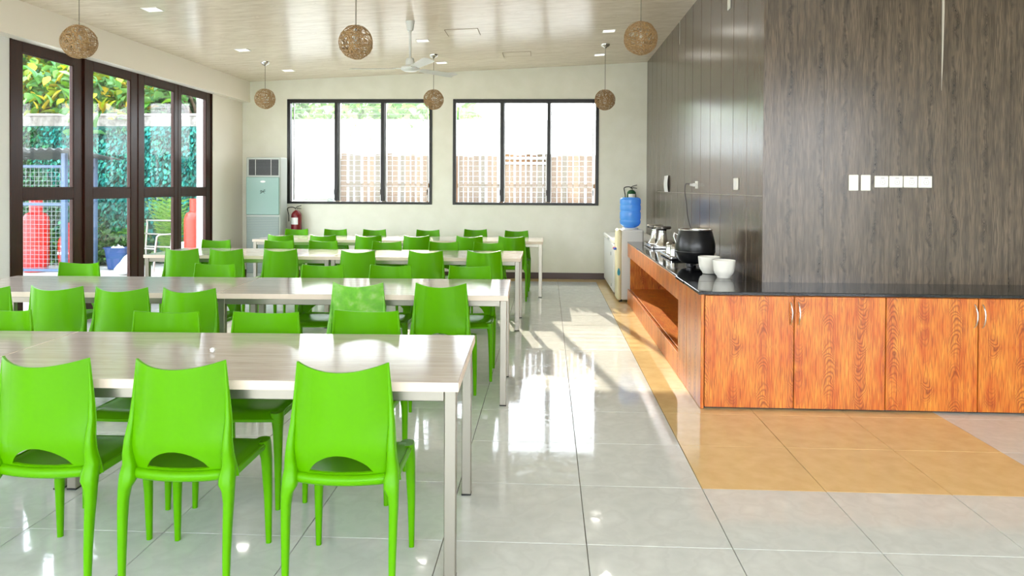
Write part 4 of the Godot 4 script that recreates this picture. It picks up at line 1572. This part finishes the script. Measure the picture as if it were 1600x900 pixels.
func palm(at: Vector3, h: float, fronds: int, seed_: int, label: String) -> void:
	var g := RandomNumberGenerator.new()
	g.seed = seed_
	var t := thing("palm_plant", label, "palm", at)
	var stem := mat(rgb(120, 150, 60), 0.6)
	for k in fronds:
		var a := TAU * k / fronds + g.randf_range(-0.2, 0.2)
		var ln := h * g.randf_range(0.7, 1.05)
		var lean := g.randf_range(0.08, 0.34)
		var dir := Vector3(cos(a), 0, sin(a) * 0.6)
		var pts := []
		for i in 8:
			var u := i / 7.0
			pts.append(dir * ln * lean * u + Vector3(0, ln * (u * 1.05 - 0.45 * lean * u * u), 0))
		var st := S()
		tube(st, pts, 0.007, 5, true, 0.002)
		for i in range(2, 8):
			var p: Vector3 = pts[i]
			var ax: Vector3 = (pts[mini(i + 1, 7)] - pts[i - 1]).normalized()
			var side := ax.cross(Vector3.UP).normalized()
			for q in 2:
				var base := p.lerp(pts[i - 1], q * 0.5)
				for s in [-1.0, 1.0]:
					var l2: float = h * 0.24 * (1.0 - 0.4 * absf(i - 4) / 4.0)
					var tip: Vector3 = base + side * s * l2 * 0.75 + ax * l2 * 0.6 - Vector3(0, l2 * 0.25, 0)
					var mid := base.lerp(tip, 0.5) + Vector3(0, 0.02, 0)
					var wv := ax * 0.013
					grid(st, [PackedVector3Array([base - wv * 0.4, base + wv * 0.4]), PackedVector3Array([mid - wv, mid + wv]), PackedVector3Array([tip - wv * 0.1, tip + wv * 0.1])])
		var col := rgb(54, 112, 22).lerp(rgb(126, 164, 52), g.randf())
		var m := mat(col, 0.5)
		m.backlight_enabled = true
		m.backlight = Color(0.45, 0.5, 0.25)
		put("frond", st.commit(), m, t)

func gas_cylinder(at: Vector3, r: float, h: float, col: Color, label: String, marked: bool) -> Node3D:
	var t := thing("gas_cylinder", label, "gas cylinder", at)
	var m := mat(col, 0.35)
	var st := S()
	var n := h - 0.2
	lathe(st, [[0.0, 0.04], [r * 0.8, 0.045], [r * 0.97, 0.08], [r, 0.12], [r, n - 0.16], [r * 0.95, n - 0.1], [r * 0.78, n - 0.04], [r * 0.45, n - 0.01], [0.0, n]], 36)
	put("cylinder_body", st.commit(), m, t)
	st = S()
	for y in [n * 0.52]:
		turned(st, [[r, y], [r + 0.004, y + 0.004], [r + 0.004, y + 0.014], [r, y + 0.018]], 36)
	put("weld_band", st.commit(), m, t)
	st = S()
	turned(st, [[r * 0.92, 0.0], [r * 0.92, 0.08]], 32)
	turned(st, [[r * 0.88, 0.08], [r * 0.88, 0.0]], 32)
	put("foot_ring", st.commit(), m, t)
	st = S()
	turned(st, [[r * 0.5, n - 0.03], [r * 0.52, h]], 28)
	turned(st, [[r * 0.52, h], [r * 0.46, h]], 28)
	turned(st, [[r * 0.46, h], [r * 0.45, n - 0.03]], 28)
	put("valve_collar", st.commit(), m, t)
	st = S()
	turned(st, [[0.0, n], [0.02, n], [0.02, n + 0.1], [0.0, n + 0.1]], 12)
	put("valve", st.commit(), M.steel, t)
	if marked:
		var pl := S()
		plate(pl, PackedVector2Array([Vector2(0, 0.06), Vector2(0.05, 0), Vector2(0, -0.06), Vector2(-0.05, 0)]), 0.0, 0.002)
		put("emblem", pl.commit(), M.white, t, Vector3(0.02, n * 0.62, r + 0.001))
		pl = S()
		for k in 5:
			bx(pl, Vector3(-0.09 + k * 0.042, 0, 0), Vector3(0.026, 0.04, 0.002))
		put("print", pl.commit(), M.white, t, Vector3(0.02, n * 0.4, r + 0.001))
	return t

func build_cage() -> void:
	# wire cage for the gas cylinders, its corner post towards the doors
	gas_cylinder(Vector3(-8.72, 0, -12.0), 0.2, 1.22, rgb(196, 16, 20), "tall red gas cylinder behind the wire mesh of the cage", false)
	gas_cylinder(Vector3(-8.28, 0.1, -12.18), 0.155, 0.72, rgb(166, 14, 18), "short red gas cylinder with white emblem inside the wire cage", true)
	alone("cylinder_stand", box(Vector3(0, 0.045, 0), Vector3(0.42, 0.11, 0.42), 0.01), mat(rgb(120, 116, 110), 0.85), "low concrete block under the short red gas cylinder", "block", Vector3(-8.28, 0, -12.18))
	var c := thing("wire_cage", "blue-grey steel cage with wire mesh around the gas cylinders", "cage", Vector3(-8.6, 0, -11.7))
	var m := mat(rgb(66, 88, 116), 0.5)
	var wire := mat(rgb(128, 138, 142), 0.5, 0.3)
	var h := 2.0
	var posts := [Vector3(0.62, 0, 0.05), Vector3(-1.1, 0, 0.05), Vector3(0.62, 0, -0.75), Vector3(-1.1, 0, -0.75)]
	for p in posts:
		put("post", box(p + Vector3(0, h * 0.5, 0), Vector3(0.075, h, 0.075), 0.006), m, c)
	for y in [0.06, 1.15, 1.78]:
		put("rail", box(Vector3(-0.24, y, 0.05), Vector3(1.64, 0.045, 0.045), 0.004), m, c)
		put("rail", box(Vector3(0.62, y, -0.35), Vector3(0.045, 0.045, 0.72), 0.004), m, c)
	var st := S()
	for i in 23:
		bx(st, Vector3(-1.06 + i * 0.073, 0.92, 0.05), Vector3(0.0045, 1.7, 0.0045))
	for j in 24:
		bx(st, Vector3(-0.24, 0.1 + j * 0.072, 0.05), Vector3(1.62, 0.0045, 0.0045))
	for i in 10:
		bx(st, Vector3(0.62, 0.92, -0.69 + i * 0.073), Vector3(0.0045, 1.7, 0.0045))
	for j in 24:
		bx(st, Vector3(0.62, 0.1 + j * 0.072, -0.35), Vector3(0.0045, 0.0045, 0.72))
	var o := put("wire_mesh", st.commit(), wire, c)
	o.set_meta("kind", "stuff")
	# corrugated sheet roof
	st = S()
	var A := []
	var B := []
	for i in 3:
		var ra := PackedVector3Array()
		var rb := PackedVector3Array()
		for j in 81:
			var x := lerpf(-1.35, 0.95, j / 80.0)
			var y := 2.06 + 0.02 * sin(j * TAU / 5.0) - i * 0.06
			ra.append(Vector3(x, y, lerpf(0.32, -1.0, i / 2.0)))
			rb.append(Vector3(x, y - 0.006, lerpf(0.32, -1.0, i / 2.0)))
		A.append(ra)
		B.append(rb)
	sheet(st, A, B)
	put("roof_sheet", st.commit(), mat(rgb(84, 88, 88), 0.6), c)

func build_back_yard(g: RandomNumberGenerator, leaf: Mesh, lm: Material) -> void:
	# slatted bamboo fence behind the louvred windows
	var f := thing("slat_fence", "brown bamboo slat fence with gaps behind the louvred windows", "fence", Vector3(-1.0, 0, -13.4))
	var tones := []
	for c in [rgb(110, 80, 54), rgb(94, 68, 46), rgb(122, 94, 66), rgb(88, 76, 62)]:
		tones.append(mat(c, 0.8))
	var x := -2.95
	var k := 0
	while x < 2.9:
		var w := g.randf_range(0.07, 0.11)
		var h := 2.06 + g.randf_range(-0.03, 0.04)
		put("slat", box(Vector3(x + w * 0.5, h * 0.5 + 0.02, g.randf_range(-0.004, 0.004)), Vector3(w, h - 0.04, 0.018), 0.004), tones[g.randi() % 4], f)
		x += w + (g.randf_range(0.006, 0.02) if g.randf() < 0.72 else g.randf_range(0.03, 0.05))
		k += 1
	for y in [0.5, 1.5]:
		put("fence_rail", box(Vector3(0, y, -0.035), Vector3(5.9, 0.08, 0.045), 0.004), tones[1], f)
	for px in [-2.9, -0.97, 0.97, 2.9]:
		put("fence_post", box(Vector3(px, 1.0, -0.11), Vector3(0.09, 2.0, 0.09), 0.006), tones[3], f)
	# pale boundary wall farther off, trees above it
	alone("boundary_wall", box(Vector3(0, 1.75, 0), Vector3(26, 3.5, 0.2), 0.01), mat(rgb(232, 232, 228), 0.8), "long pale boundary wall beyond the bamboo fence", "wall", Vector3(-3.0, 0, -22.0))
	var green := [rgb(120, 176, 90), rgb(150, 196, 110), rgb(96, 156, 80), rgb(176, 206, 120)]
	for q in 3:
		var at := Vector3(-9.8 + q * 2.6, 0, -24.0 - (q % 2) * 0.8)
		tree("tree", ["green tree over the pale boundary wall, nearest the leafy wall", "green tree over the boundary wall, second from the leafy wall", "green tree over the boundary wall, third from the leafy wall", "green tree over the boundary wall, farthest from the leafy wall"][q], at, 4.6, 1.7, 900, 0.34, green, 600 + q, leaf, lm)
	# grey-green planter trough standing before the window wall
	var t := thing("planter_trough", "grey-green planter trough outside the louvred window near air conditioner", "planter", Vector3(-4.35, 0, -13.6))
	put("trough", box(Vector3(0, 0.62, 0), Vector3(0.5, 1.24, 0.35), 0.02), mat(rgb(132, 146, 132), 0.7), t)
	put("trough_rim", box(Vector3(0, 1.25, 0), Vector3(0.54, 0.03, 0.39), 0.008), mat(rgb(146, 158, 146), 0.7), t)
